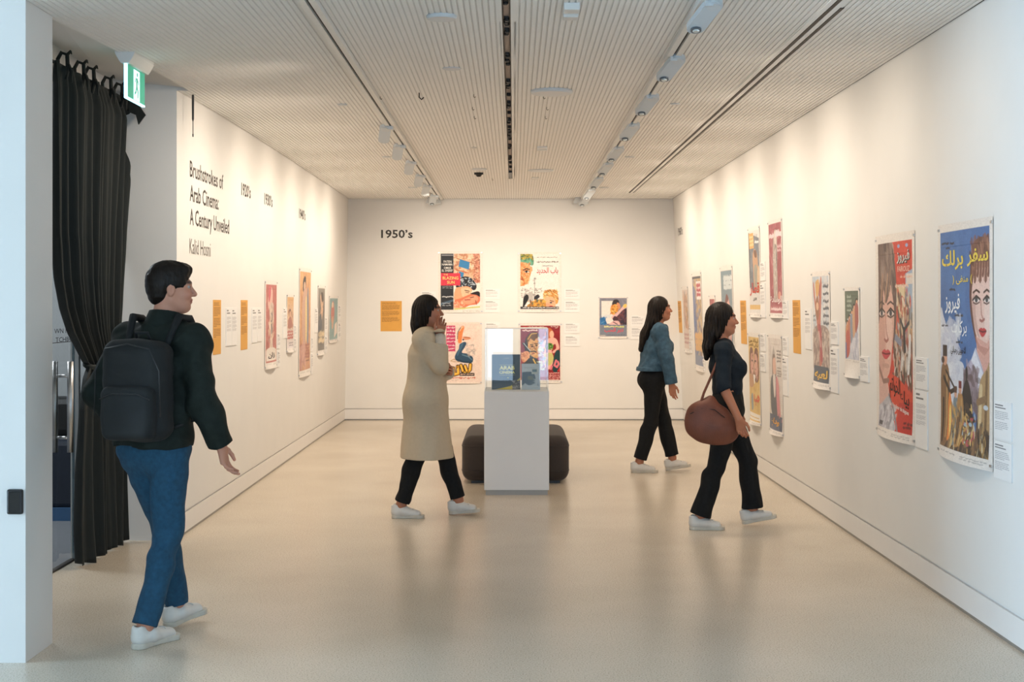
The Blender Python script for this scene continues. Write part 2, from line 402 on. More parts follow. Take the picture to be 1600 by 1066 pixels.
for Y0, Y1 in zip(lsp(-3.0, 16.70, 14)[:-1], lsp(-3.0, 16.70, 14)[1:]):
    za, zc = HC(0, Y0) + 0.026, HC(0, Y1) + 0.026
    tp.add([(x0 + .008, Y0, za), (x1 - .008, Y0, za), (x1 - .008, Y1, zc), (x0 + .008, Y1, zc), (x0 + .008, Y0, za + .003), (x1 - .008, Y0, za + .003), (x1 - .008, Y1, zc + .003), (x0 + .008, Y1, zc + .003)],
           [(0, 3, 2, 1), (4, 5, 6, 7), (0, 1, 5, 4), (1, 2, 6, 5), (2, 3, 7, 6), (3, 0, 4, 7)])
struct(tp.obj('trim_12', M['pinkish']))
# ------------------------------------------------------------------ lighting tracks and their heads
def stadium(L, W, n=8):
    r = W / 2; h = L / 2 - r
    a = [(h + r * math.cos(t), r * math.sin(t)) for t in np.linspace(-pi / 2, pi / 2, n)]
    return a + [(-x, -y) for x, y in a]
def circle(r, n=20): return [(r * math.cos(2 * pi * k / n), r * math.sin(2 * pi * k / n)) for k in range(n)]
TRK = {'left': -1.005, 'right': 0.945}
for side, X in TRK.items():
    lab = 'long white lighting track on the %s half of the ceiling' % side
    root = empty('light_track', (X, 8, HC(X, 8) - 0.03), lab, 'light track')
    body, sl = MB(), MB(); Ys = lsp(-2.8, 19.6, 18)
    for Y0, Y1 in zip(Ys[:-1], Ys[1:]):
        za, zc = HC(X, Y0), HC(X, Y1)
        for mb, a, b, lo, hi in ((body, -.042, -.009, -.030, .004), (body, .009, .042, -.030, .004), (sl, -.009, .009, -.012, .003)):
            mb.add([(X + a, Y0, za + lo), (X + b, Y0, za + lo), (X + b, Y1, zc + lo), (X + a, Y1, zc + lo), (X + a, Y0, za + hi), (X + b, Y0, za + hi), (X + b, Y1, zc + hi), (X + a, Y1, zc + hi)],
                   [(0, 3, 2, 1), (4, 5, 6, 7), (0, 1, 5, 4), (1, 2, 6, 5), (2, 3, 7, 6), (3, 0, 4, 7)])
    body.obj('track_profile', M['white_plastic'], root); sl.obj('track_slot', M['slot'], root)
M['knob'] = mat('lens_ring', (0.12, 0.14, 0.16), 0.35, noise=0.02)
M['lens'] = mat('bright_lens', (0.75, 0.85, 0.9), 0.15, metal=0.6, noise=0.02)
M['headblue'] = mat('pale_grey_housing', (0.60, 0.65, 0.69), 0.35, noise=0.01)
ORD = ['nearest', 'second nearest', 'third', 'fourth', 'fifth', 'sixth', 'seventh', 'eighth', 'farthest']
def make_head(side, Y, label, knob=True):
    s = 1 if side == 'right' else -1
    X = TRK[side]; z = HC(X, Y)
    root = empty('track_light', (X, Y, z - 0.11), label, 'track light', 'wall washers on the %s track' % side)
    # flat paddle hinged at the track, its far end hanging lower
    if side == 'right': k, j = Vector((X - .035, Y, z - .125)), Vector((X + .025, Y - .20, z - .055))
    else: k, j = Vector((X - .075, Y, z - .125)), Vector((X - .045, Y - .20, z - .055))
    ax = (j - k).normalized(); ay = Vector((1, 0, 0)); ay = (ay - ax * ay.dot(ax)).normalized(); az = ax.cross(ay)
    if az.z < 0: az = -az
    c = (k + j) / 2
    MB().prism(stadium((j - k).length + .092, 0.092), c, ax, ay, az, 0.030).obj('housing', M['headblue'], root)
    MB().lathe([(0.034, -0.003), (0.034, 0.034)], j, az, 18).obj('joint', M['white_metal'], root)
    MB().box(X - .02, X + .02, j.y - .03, j.y + .06, z - .055, z - .028).obj('track_adapter', M['white_metal'], root)
    if knob:
        kn = MB().lathe([(0.027, -0.010), (0.027, 0.0)], k, az, 20).obj('knob', M['knob'], root)
        MB().lathe([(0.013, -0.005), (0.018, 0.0)], k - az * 0.010, az, 16).obj('lens', M['lens'], kn, loc=tuple(root.location))
    return root
RY = [7.2, 8.73, 10.26, 11.8, 13.44, 14.86, 16.47, 18.05, 19.2]
LY = [11.95, 13.3, 14.75, 16.2, 17.5, 19.0]
for i, Y in enumerate(RY):
    make_head('right', Y, '%s grey oblong spotlight with round lens on the right track' % ORD[i])
for i, Y in enumerate(LY):
    make_head('left', Y, '%s pale oblong spotlight on the left track' % (ORD[i] if i < 5 else 'farthest'), i == 5)
# the light the heads throw: washers on both side walls, floods on the back wall
for Y in RY[:-1]:
    spot('washer_light', (TRK['right'] + 0.12, Y, HC(0.9, Y) - 0.16), (2.33, Y + 0.15, 1.5), SPOT_W * (.35 if Y < 8 else .7 if Y < 9 else 1))
for Y in [8.9, 10.4] + LY[:-1]:  # first two spots have no head on the track, extra light for the wall
    spot('washer_light', (TRK['left'] - 0.12, Y, HC(-1, Y) - 0.16), (-2.3, Y + 0.15, 1.5), SPOT_W)
for X in (-1.0, 0.94):
    spot('flood_light', (X, 17.4, 2.86), (X * 0.75, YB, 1.25), SPOT_W * 2.3, 1.6)
# flared shades at the far ends of the tracks
for side, px in (('left', 678), ('right', 907)):
    X = (px - CX) * 19.6 / F; zt, zb_ = CH - (304 - CY) * 19.6 / F, CH - (319 - CY) * 19.6 / F
    sh = MB(); a, b = 0.055, 0.105
    sh.add([(X - a, 19.50, zt), (X + a, 19.50, zt), (X + a, 19.64, zt), (X - a, 19.64, zt), (X - b, 19.46, zb_), (X + b, 19.46, zb_), (X + b, 19.7, zb_), (X - b, 19.7, zb_)],
           [(0, 1, 2, 3), (4, 7, 6, 5), (0, 4, 5, 1), (1, 5, 6, 2), (2, 6, 7, 3), (3, 7, 4, 0)])
    sh.box(X - .02, X + .02, 19.61, 19.63, zt, HC(X, 19.6) - 0.002)
    top(sh, 'lamp_shade', M['white_metal'], 'flared grey lamp shade at the far end of the %s track' % side, 'lamp shade', 'flared shades at the track ends')

# black fittings in the middle slot
slots = [(4, .10, 2), (36, .05, 2), (41, .03, 1), (54, .06, 2), (97, .11, 3), (131, .06, 2), (138, .06, 2), (151, .03, 1), (163, .05, 1), (169, .06, 2), (179, .03, 1), (192, .12, 2),
         (201, .04, 1), (214, .2, 3), (232, .14, 2), (249, .12, 2), (256, .05, 1), (263, .1, 1)]
for i, (py, L, n) in enumerate(slots):
    q = ceil_pt(795, py); mb = MB(); z = HC(-.04, q.y) + .027
    for k in range(n):
        yy = q.y + (k - (n - 1) / 2) * L * 1.3
        mb.lathe([(.015, 0), (.016, -.018), (.010, -.026)], (-.040 + .003 * (-1) ** k, yy, z), (0, 0, 1), 12)
        mb.box(-.052, -.028, yy - L * .45, yy + L * .45, z - .012, z)
    top(mb, 'slot_fitting', M['black'], ('nearest' if i == 0 else ('%d%s' % (i + 1, {1: 'nd', 2: 'rd'}.get(i, 'th')))) + ' black fitting from the near end of the middle ceiling slot', 'ceiling fitting', 'black fittings in the middle ceiling slot')
q = ceil_pt(796, 276)
top(MB().box(-.058, -.024, q.y - .45, q.y + .3, HC(0, q.y) + .004, HC(0, q.y) + .024), 'slot_end_block', M['black'], 'long black block at the far end of the middle ceiling slot', 'ceiling fitting')

# twin air slots on the right of the ceiling
def strip_between(mb, A, B, hw, lo, hi, n=14):
    for i in range(n):
        p, r = A.lerp(B, i / n), A.lerp(B, (i + 1) / n)
        za, zc = HC(p.x, p.y), HC(r.x, r.y)
        mb.add([(p.x - hw, p.y, za + lo), (p.x + hw, p.y, za + lo), (r.x + hw, r.y, zc + lo), (r.x - hw, r.y, zc + lo), (p.x - hw, p.y, za + hi), (p.x + hw, p.y, za + hi), (r.x + hw, r.y, zc + hi), (r.x - hw, r.y, zc + hi)],
               [(0, 3, 2, 1), (4, 5, 6, 7), (0, 1, 5, 4), (1, 2, 6, 5), (2, 3, 7, 6), (3, 0, 4, 7)])
    return mb
A1, B1 = ceil_pt(1303, 8), ceil_pt(983.5, 301); A2, B2 = ceil_pt(1316, 12), ceil_pt(989, 301)
d1 = (A1 - B1); A1 = B1 + d1 * (13 / d1.length)
rt = empty('air_diffuser', (float(B1.x), float(B1.y), HC(B1.x, B1.y)), 'twin black slot air diffuser running along the right of the ceiling', 'air diffuser')
off = Vector((0.0, 0, 0))
strip_between(MB(), A1, B1, 0.0095, -.004, .006).obj('slot', M['slot'], rt)
strip_between(MB(), A2, B2, 0.0095, -.004, .006).obj('slot', M['slot'], rt)
fm = MB()
for A, B, o in ((A1, B1, -.030), (A1, B1, .026)):
    strip_between(fm, A + Vector((o, 0, 0)), B + Vector((o, 0, 0)), 0.014, -.005, .004)
fm.obj('frame_strip', M['ceil'], rt)

# round and square ceiling fittings
def disc(px, py, r_px, name, label, cat, group=None, th=0.016):
    q = ceil_pt(px, py); r = r_px * q.y / F
    return top(MB().lathe([(r, .003), (r, -th * .5), (r * .93, -th), (r * .3, -th - .001)], (q.x, q.y, q.z), (0, 0, 1), 32), name, m=M['white_metal'], label=label, cat=cat, group=group)
disc(862, 142, 33, 'ceiling_speaker', 'large round white ceiling speaker right of the middle slot', 'ceiling speaker', th=.022)
disc(690, 25, 24, 'ceiling_speaker', 'round white ceiling speaker left of the middle slot near the top', 'ceiling speaker', th=.018)
disc(706, 107, 15, 'ceiling_speaker', 'faint round white disc between left track and middle slot', 'ceiling speaker', th=.006)
disc(845, 266, 20, 'ceiling_speaker', 'far round white disc right of the middle slot', 'ceiling speaker', th=.012)
disc(749, 264, 12, 'ceiling_speaker', 'far round white disc left of the middle slot', 'ceiling speaker', th=.012)
wh = {163: 'nearest', 245: 'middle', 293: 'farthest'}
for px, py in ((535, 163), (604, 245), (645, 293), (1055, 162), (984, 245), (944, 293)):
    disc(px, py, 7.5, 'sprinkler_cover', '%s small round sprinkler cover %s' % (wh[163 if py < 200 else py], 'left of the left track' if px < 800 else 'right of the right track'), 'sprinkler cover', 'sprinkler covers', .007)
def cbox(px0, px1, py0, py1, name, label, m, cat, th=.03, group=None):
    a, b = ceil_pt((px0 + px1) / 2, py1), ceil_pt((px0 + px1) / 2, max(py0, -8))
    xa, xb = (px0 - CX) * a.y / F, (px1 - CX) * a.y / F
    return bevel(top(MB().box(xa, xb, b.y, a.y, a.z - th, a.z + .003), name, m, label, cat, group), .006)
cbox(880, 905, 4, 11, 'ceiling_sensor', 'white box fitting nearest the top, right of the middle slot', M['white_plastic'], 'sensor', .035)
cbox(879, 903, 16, 22, 'ceiling_sensor', 'white box fitting just behind the nearest ceiling box', M['white_plastic'], 'sensor', .035)
cbox(839, 855, 228.6, 230, 'ceiling_sensor', 'front bar of a small white double fitting beyond the speaker', M['white_plastic'], 'sensor', .018)
cbox(839, 855, 232, 233.4, 'ceiling_sensor', 'rear bar of a small white double fitting beyond the speaker', M['white_plastic'], 'sensor', .018)
cbox(830, 842, 277, 280, 'ceiling_sensor', 'small square white plate far down the ceiling', M['white_plastic'], 'sensor', .008)
cbox(737, 745, 230, 231.5, 'ceiling_sensor', 'tiny white plate left of the middle slot', M['white_plastic'], 'sensor', .008)
q = ceil_pt(748, 270)
top(MB().lathe([(.035, .0), (.04, -.02), (.02, -.045)], (q.x, q.y, q.z), (0, 0, 1), 16).box(q.x - .05, q.x + .05, q.y - .02, q.y + .02, q.z - .02, q.z), 'ceiling_camera', M['black'], 'small black camera dome on the far ceiling left of the slot', 'camera')
hooks = [(655, 145, 'dark curled hook beside the left track'), (740, 148, 'tiny dark ceiling hook, nearest of three left of the slot'), (738, 168, 'tiny dark ceiling hook, middle of three left of the slot'), (741, 182, 'tiny dark ceiling hook, farthest of three left of the slot'),
         (849, 150, 'tiny dark ceiling hook under the large speaker'), (854, 168, 'tiny dark ceiling hook second beyond the large speaker'), (852, 182, 'tiny dark ceiling hook third beyond the large speaker'), (594, 151, 'tiny dark clip at the joint of the left track'), (769, 279, 'tiny dark hook far down the ceiling')]
for px, py, lab in hooks:
    q = ceil_pt(px, py); s = 1.6 if 'curled' in lab else 0.7
    top(MB().tube([(q.x, q.y, q.z + .003), (q.x, q.y, q.z - .02 * s), (q.x + .01 * s, q.y, q.z - .03 * s), (q.x + .02 * s, q.y, q.z - .02 * s)], .003 * s, 6), 'ceiling_hook', M['black'], lab, 'hook', 'small hooks in the ceiling')
# black tapering rod that hangs in front of the left wall
Y = 9.95; X = (301.5 - CX) * Y / F; zz = lambda py: CH - (py - CY) * Y / F
top(MB().tube([(X, Y, HC(X, Y) + .002), (X, Y, zz(149)), (X, Y, zz(186)), (X, Y, zz(190)), (X, Y, zz(209)), (X, Y, zz(210)), (X, Y, zz(214))], [.004, .0085, .0075, .0028, .0028, .005, .004], 10),
    'hanging_microphone', M['black'], 'thin black hanging microphone rod at the near end of the left wall', 'microphone')

# ------------------------------------------------------------------ exit sign on the ceiling
M['exit'] = mat('lit_green_panel', (0.02, 0.30, 0.20), 0.35, noise=0.02, emit=('#2f9a7c', 0.42))
M['exitw'] = mat('lit_white_symbol', (0.6, 0.85, 0.88), 0.4, noise=0.01, emit=('#cdeff2', 0.75))
M['exitedge'] = mat('lit_edge', (0.5, 0.85, 0.95), 0.3, noise=0.01, emit=('#a8ecff', 1.3))
XE, Y0, Y1 = -2.165, 8.03, 8.42
ze = lambda py, Y=8.03: CH - (py - CY) * Y / F
ex = empty('exit_sign', (XE, 8.22, 2.74), 'glowing green exit sign with running man hanging beside the curtain', 'exit sign')
zc = HC(XE, 8.2)
hs = MB(); prof = [(-.055, zc + .01), (.055, zc + .01), (.055, zc - .012), (.034, zc - .05), (.022, zc - .066), (-.022, zc - .066), (-.034, zc - .05), (-.055, zc - .012)]
hs.prism([(a, b) for a, b in prof], (XE, Y0 - .02, 0), (1, 0, 0), (0, 0, 1), (0, 1, 0), Y1 - Y0 + .04)
hs.obj('housing', M['white_plastic'], ex)
zt, zb_ = zc - .062, 2.755
MB().box(XE - .006, XE + .006, Y0, Y1, zb_, zt).obj('green_panel', M['exit'], ex)
MB().box(XE - .008, XE + .008, Y0 - .006, Y0 + .012, zb_ - .004, zt).box(XE - .008, XE + .008, Y0, Y1, zb_ - .006, zb_ + .004).obj('lit_edge', M['exitedge'], ex)
ym = (Y0 + Y1) / 2 + .005; hz = zt - zb_
sym = MB().box(XE + .006, XE + .0068, ym - .055, ym + .075, zb_ + .008, zt - .012); sy = sym.obj('symbol_panel', M['exitw'], ex)
rm = MB()                                              # the running figure, in green on the white door
def flat(pts): rm.prism(pts, (XE + .0068, ym + .01, zb_), (0, 1, 0), (0, 0, 1), (1, 0, 0), .0007)
flat([(.012 + .012 * math.cos(t), hz * .82 + .012 * math.sin(t)) for t in np.linspace(0, 2 * pi, 13)[:-1]])
flat([(-.012, hz * .70), (.018, hz * .72), (.012, hz * .45), (-.010, hz * .43)])
flat([(-.010, hz * .46), (.014, hz * .46), (.040, hz * .30), (.030, hz * .12), (.018, hz * .13), (.022, hz * .28)])
flat([(-.010, hz * .46), (.004, hz * .40), (-.016, hz * .25), (-.045, hz * .18), (-.045, hz * .26), (-.024, hz * .31)])
flat([(.014, hz * .70), (.018, hz * .62), (.040, hz * .52), (.045, hz * .57)]); flat([(-.012, hz * .70), (-.035, hz * .55), (-.042, hz * .58), (-.016, hz * .74)])
rm.obj('running_figure', M['exit'], sy, loc=tuple(ex.location))

# ------------------------------------------------------------------ glass doors behind the curtain, and what shows through
XD = -2.75
dr = empty('door_1', (XD, 8.2, 0), 'glass double door with long steel pull handles behind the curtain', 'door'); dr['kind'] = 'structure'
MB().box(XD - .005, XD + .005, 6.82, 8.985, .012, 2.9).obj('glass_leaf', M['doorglass'], dr)
MB().box(XD - .006, XD + .006, 8.985, 8.998, .012, 2.9).obj('glass_edge', mat('glass_edge', (0.35, 0.5, 0.6), 0.2, noise=0.02), dr)
MB().box(XD - .005, XD + .005, 9.03, 9.70, .012, 2.9).obj('glass_leaf', M['doorglass'], dr)
MB().box(XD - .03, XD + .02, 9.03, 9.07, 0, 2.9).obj('door_post', M['white_plastic'], dr)
MB().box(XD - .04, XD + .03, 6.79, 9.735, 2.9, 3.2).obj('door_head', M['wall'], dr)
MB().box(XD - .01, XD + .012, 6.79, 9.72, 0, .012).obj('threshold', M['slot'], dr)
def handle(xo, Y, za, zb2):
    h = MB().tube([(XD + xo, Y, za), (XD + xo, Y, zb2)], .019, 14).obj('handle', M['chrome'], dr, True)
    for z in (za + (zb2 - za) * .84, za + (zb2 - za) * .16):
        MB().tube([(XD + xo, Y, z), (XD + .004 * (1 if xo > 0 else -1), Y, z)], .010, 10).obj('standoff', M['chrome'], h, True, loc=tuple(dr.location))
Yh = 8.72; zf = lambda py, Y: CH - (py - CY) * Y / F
handle(.07, 8.70, zf(707, 8.7), zf(565, 8.7)); handle(-.075, 8.86, zf(707, 8.86), zf(565, 8.86))
# dim lobby beyond the glass
M['lobbywall'] = mat('lobby_wall_grey', (0.55, 0.57, 0.58), 0.7, noise=0.02)
M['lobbyfloor'] = mat('lobby_carpet_grey', (0.20, 0.21, 0.23), 0.8, noise=0.08, nscale=80)
struct(MB().box(-6.0, -2.78, 6.79, 13, 0, .004).obj('floor_lobby', M['lobbyfloor']))
struct(MB().box(-6.0, -2.75, 12.0, 12.1, 0, 3.3).obj('wall_lobby', M['lobbywall']))
struct(MB().box(-6.0, -2.76, 6.79, 12.1, 3.2, 3.3).obj('ceiling_foyer', M['lobbywall']))
so = empty('sofa', (-3.6, 10.9, 0.004), 'dark lobby sofa seen through the glass door', 'sofa')
bevel(MB().box(-4.6, -3.02, 10.60, 11.25, .10, .585).obj('seat', mat('navy_upholstery', (0.012, 0.018, 0.035), 0.6, noise=0.1), so), .03)
bevel(MB().box(-4.6, -3.26, 11.05, 11.30, .585, .88).obj('backrest', mat('black_leather', (0.012, 0.011, 0.011), 0.45, noise=0.1), so), .05)
MB().box(-4.6, -3.0, 10.58, 11.3, .004, .10).obj('plinth', mat('blue_plinth', (0.05, 0.13, 0.27), 0.5, noise=0.04), so)

# ------------------------------------------------------------------ black curtain
M['cloth'] = mat('black_velvet', (0.021, 0.025, 0.024), 0.75, noise=0.08, nscale=7, bump=0.15, bscale=60, spec=.25, sheen=0.06, stretch=(1, 1, .08))
cu = empty('curtain', (-2.6, 9.1, 0.0), 'black floor-length velvet curtain gathered by a tie at the glass door', 'curtain')
def curtain(z0, z1, near, far, amp, nr, nc, npl, flare):
    V = np.zeros((nr, nc, 3))
    for i in range(nr):
        t = i / (nr - 1); z = z0 + (z1 - z0) * t
        yn, yf, a, xb = near(t), far(t), amp(t), flare(t)
        s = np.linspace(0, 1, nc)
        ph = 2 * pi * npl * s + 0.9 * np.sin(2 * pi * s * 1.7 + 1) + 0.5 * np.sin(5 * s + 2.2 * t)
        V[i, :, 0] = xb + a * (np.sin(ph) + 0.35 * np.sin(2.3 * ph + 1.3) + .25 * np.sin(.41 * ph + 3 * t)) 
        V[i, :, 1] = yn + (yf - yn) * s + 0.35 * a * np.cos(ph * 1.0 + .5)
        V[i, :, 2] = z + (0.012 * np.sin(ph * .5) if i in (0, nr - 1) else 0)
    return V
yOf = lambda px, X=-2.64: F * X / (px - CX)
itp = lambda xs, ys: (lambda t: float(np.interp(t, xs, ys)))
zT, zK = 2.985, 1.215
# left outline of the cloth in the photograph: (py, px)
up = itp([0, .30, .55, .70, .80, .88, .94, 1], [yOf(78), yOf(80), yOf(82), yOf(88), yOf(97), yOf(110), yOf(124), yOf(137)])
far_u = itp([0, .08, .5, .85, 1], [yOf(207, -2.57), yOf(203), yOf(193), yOf(188), yOf(188)])
V = curtain(zT, zK, up, far_u, itp([0, .08, .6, .9, 1], [.020, .030, .034, .026, .020]), 70, 240, 11, itp([0, .8, 1], [-2.62, -2.63, -2.64]))
lo = itp([0, .06, .2, .5, .8, 1], [yOf(137), yOf(130), yOf(124), yOf(119), yOf(117), yOf(119)])
far_l = itp([0, .2, 1], [yOf(188), yOf(190), yOf(191)])
V2 = curtain(zK - .0005, 0.012, lo, far_l, itp([0, .15, .6, 1], [.020, .026, .032, .034]), 50, 240, 6.5, itp([0, .3, 1], [-2.64, -2.63, -2.62]))
for nm, VV in (('upper_cloth', V), ('lower_cloth', V2)):
    me = grid_mesh(nm, (VV - np.array(cu.location)).reshape(-1, 3), VV.shape[0], VV.shape[1], M['cloth'])
    o = link(nm, me, cu, True); sd = o.modifiers.new('thick', 'SOLIDIFY'); sd.thickness = .004; sd.offset = 0
# gathering band
tb = MB(); ycen = (yOf(137) + yOf(188)) / 2; hw = (yOf(188) - yOf(137)) / 2 + .01
ring = [(-2.64 + .055 * math.cos(a), ycen + hw * math.sin(a), zK + .012 * math.sin(2 * a)) for a in np.linspace(0, 2 * pi, 25)]
tb.tube(ring, .017, 8); tb.obj('tie_band', M['cloth'], cu, True)
MB().tube([(-2.745, 6.8, 3.0), (-2.66, 6.8, 3.0), (-2.66, 9.72, 3.0), (-2.66, 9.735, 3.0)], .010, 10).obj('rail', M['black'], cu, True)
for k, px in enumerate((97, 123, 139, 166, 184, 196)):
    Yt = yOf(px, -2.62); t = MB()
    t.tube([(-2.60, Yt, 2.90), (-2.59, Yt + .01, 2.97), (-2.60, Yt + .03, 3.05), (-2.63, Yt + .02, 3.062), (-2.645, Yt, 3.02), (-2.64, Yt, 2.95)], [.010, .013, .012, .012, .012, .010], 6)
    t.tube([(-2.585, Yt + .005, 2.985), (-2.56, Yt - .015, 2.94), (-2.555, Yt - .03, 2.88)], [.012, .012, .004], 6)
    t.tube([(-2.60, Yt + .03, 3.05), (-2.59, Yt + .06, 3.075), (-2.585, Yt + .07, 3.06)], [.009, .009, .003], 6)
    t.obj('tie', M['cloth'], cu, True)
fl = MB(); Yf = 9.69                                   # loose corner of the heading against the wall end
W = lambda px, py: tuple(P(px, py, Yf))
q4 = [W(196, 148), W(215, 160), W(228, 180), W(217, 195), W(213, 180), W(203, 176)]
fl.add([(x, y - .015, z) for x, y, z in q4] + [(x, y, z) for x, y, z in q4], [(0, 1, 2, 3, 4, 5), (11, 10, 9, 8, 7, 6)] + [(i, i + 6, (i + 1) % 6 + 6, (i + 1) % 6) for i in range(6)])
fl.obj('heading_flap', M['cloth'], cu)

# black card reader on the wall stub
a, b = P(13, 803, 6.417), P(39, 764, 6.417)
rd = empty('card_reader', ((a.x + b.x) / 2, 6.417, a.z), 'small black card reader on the white wall stub at the left edge', 'card reader')
bevel(MB().box(a.x, b.x - .004, 6.39, 6.417, a.z, b.z).obj('housing', M['black'], rd), .008)
bevel(MB().box(a.x + .008, b.x - .012, 6.386, 6.391, a.z + .01, b.z - .01).obj('face_plate', mat('black_gloss', (0.008, 0.008, 0.009), 0.2, noise=0.1), rd), .004)

# ------------------------------------------------------------------ plinth, display case and what stands in it
YP = 12.04; xa, xb = (756.5 - CX) * YP / F, (858 - CX) * YP / F; ztop = CH - (612 - CY) * YP / F; YQ = 12.70
M['plinth'] = mat('pale_grey_plinth_paint', (0.83, 0.84, 0.85), 0.5, noise=0.01, nscale=5, spec=0.4)
pl = empty('plinth', ((xa + xb) / 2, (YP + YQ) / 2, 0), 'tall white plinth in the middle of the room in front of the ottoman', 'plinth')
bevel(MB().box(xa, xb, YP, YQ, .042, ztop).obj('body', M['plinth'], pl), .003)
MB().box(xa + .012, xb - .012, YP + .012, YQ - .012, 0, .042).obj('toe_kick', mat('grey_toe_kick', (0.42, 0.42, 0.41), 0.5, noise=0.03), pl)
zc1 = CH - (514.5 - CY) * YP / F
dc = empty('display_case', ((xa + xb) / 2, (YP + YQ) / 2, ztop), 'clear acrylic display case standing on the white plinth', 'display case')
t = .006; e = .006
MB().box(xa + e, xb - e, YP + e, YP + e + t, ztop, zc1).obj('front_pane', M['acrylic'], dc)
MB().box(xa + e, xb - e, YQ - e - t, YQ - e, ztop, zc1).obj('back_pane', M['acrylic'], dc)
MB().box(xa + e, xa + e + t, YP + e + t, YQ - e - t, ztop, zc1).obj('side_pane', M['acrylic'], dc)
MB().box(xb - e - t, xb - e, YP + e + t, YQ - e - t, ztop, zc1).obj('side_pane', M['acrylic'], dc)
MB().box(xa + e, xb - e, YP + e, YQ - e, zc1, zc1 + t).obj('lid', M['acrylic'], dc)
ed = MB()
for x in (xa + e, xb - e - .003):
    ed.box(x, x + .003, YP + e - .0005, YP + e, ztop, zc1 + t)
ed.box(xa + e, xb - e, YP + e - .0005, YP + e, zc1 + t - .004, zc1 + t)
ed.obj('polished_edge', mat('acrylic_edge', (0.72, 0.78, 0.80), 0.15, noise=0.01), dc)
# ------------------------------------------------------------------ text as flat print
AR = {}
for cp in range(0xFE80, 0xFEFD):
    d = unicodedata.decomposition(chr(cp)).split()
    if len(d) == 2: AR.setdefault(chr(int(d[1], 16)), {})[d[0][1:-1]] = chr(cp)
def shape_arabic(s):
    out = []
    joins = lambda c: c in AR and 'initial' in AR[c]
    i = 0; n = len(s)
    while i < n:
        c = s[i]
        prev = i > 0 and joins(s[i - 1])
        if c == '\u0644' and i + 1 < n and s[i + 1] in '\u0627\u0623\u0625\u0622':
            base = {'\u0627': 0xFEFB, '\u0623': 0xFEF7, '\u0625': 0xFEF9, '\u0622': 0xFEF5}[s[i + 1]]
            out.append(chr(base + (1 if prev else 0))); i += 2; continue
        if c in AR:
            nxt = i + 1 < n and s[i + 1] in AR
            k = ('medial' if prev and nxt and joins(c) else 'initial' if nxt and joins(c) else 'final' if prev else 'isolated')
            out.append(AR[c].get(k, c))
        else: out.append(c)
        i += 1
    return ''.join(out[::-1])
_tc = {}
def text_geo(s, bold=0.0, shear=0.0, arabic=False):
    """flat triangles of a line of lettering in em units, baseline at y=0 and left edge at x=0"""
    key = (s, bold, shear, arabic)
    if key not in _tc:
        c = bpy.data.curves.new('lettering', 'FONT'); c.body = shape_arabic(s) if arabic else s
        c.size = 1; c.offset = bold; c.shear = shear; c.resolution_u = 2
        o = bpy.data.objects.new('lettering', c); COL.objects.link(o)
        bpy.context.view_layer.update()
        me = o.evaluated_get(bpy.context.evaluated_depsgraph_get()).to_mesh()
        v = np.array([p.co[:] for p in me.vertices], float).reshape(-1, 3); f = [tuple(p.vertices) for p in me.polygons]
        o.to_mesh_clear(); bpy.data.objects.remove(o); bpy.data.curves.remove(c)
        v[:, 0] -= v[:, 0].min()
        _tc[key] = (v[:, :2], f)
    v, f = _tc[key]
    return v.copy(), f

# ------------------------------------------------------------------ vinyl lettering on the walls
def wall_text(side, px0, px1, s, cap, zc=None, py0=None, bold=0.0, m='ink', label='', narrow=None):
    v, f = text_geo(s, bold)
    if side == 'B':
        a, b = (px0 - CX) * YB / F, (px1 - CX) * YB / F; yn = YB
    else:
        a, b = wall_Y(px0, side, 2.5), wall_Y(px1, side, 2.5); yn = a
    z0 = zc - cap / 2 if zc is not None else CH - (py0 - CY) * yn / F
    k = cap / 0.727; sx = (b - a) / v[:, 0].max()
    pts = []
    for x, y in v:
        t = a + x * sx; z = z0 + y * k
        pts.append((t, YB - .0012, z) if side == 'B' else (XL(t, z) + .0012, t, z) if side == 'L' else (XR(t, z) - .0012, t, z))
    P_ = np.array(pts); lo, hi = P_.min(0), P_.max(0)
    if ' ' not in s: return top(MB().add(pts, f), 'wall_lettering', M[m], label, 'lettering')
    r = empty('wall_lettering', ((lo[0] + hi[0]) / 2, (lo[1] + hi[1]) / 2, lo[2]), label, 'lettering')
    cuts = [text_geo(s[:i] + '.', bold)[0][:, 0].max() - .12 for i, c in enumerate(s) if c == ' '] + [99]     # one mesh per word
    lo_ = -1
    for cu_ in cuts:
        fs = [q for q in f if lo_ <= v[list(q), 0].mean() < cu_]; ids = sorted({i for q in fs for i in q}); mp = {i: n for n, i in enumerate(ids)}
        MB().add([pts[i] for i in ids], [tuple(mp[i] for i in q) for q in fs]).obj('word', M[m], r); lo_ = cu_
    return r
wall_text('B', 595.5, 644.8, '1950\u2019s', .112, zc=2.565, bold=.022, label='bold black lettering 1950\u2019s on the back wall')
wall_text('L', 377, 391.5, '1920\u2019s', .105, zc=2.567, bold=.022, label='bold black lettering 1920\u2019s on the left wall')
wall_text('L', 413, 425.5, '1930\u2019s', .105, zc=2.567, bold=.022, label='bold black lettering 1930\u2019s on the left wall')
wall_text('L', 467, 477, '1940\u2019s', .105, zc=2.567, bold=.022, label='bold black lettering 1940\u2019s on the left wall')
wall_text('R', 1060, 1067, '1960\u2019s', .105, zc=2.567, bold=.022, label='bold black lettering 1960\u2019s at the far end of the right wall')
wall_text('L', 296.5, 348.5, 'Brushstrokes of', .118, py0=275.5, bold=.010, label='dark lettering Brushstrokes of, top line of the exhibition title')
wall_text('L', 296.5, 341.5, 'Arab Cinema:', .118, py0=313.5, bold=.010, label='dark lettering Arab Cinema, second line of the exhibition title')
wall_text('L', 296.5, 358, 'A Century Unveiled', .118, py0=350.5, bold=.010, label='dark lettering A Century Unveiled, third line of the exhibition title')
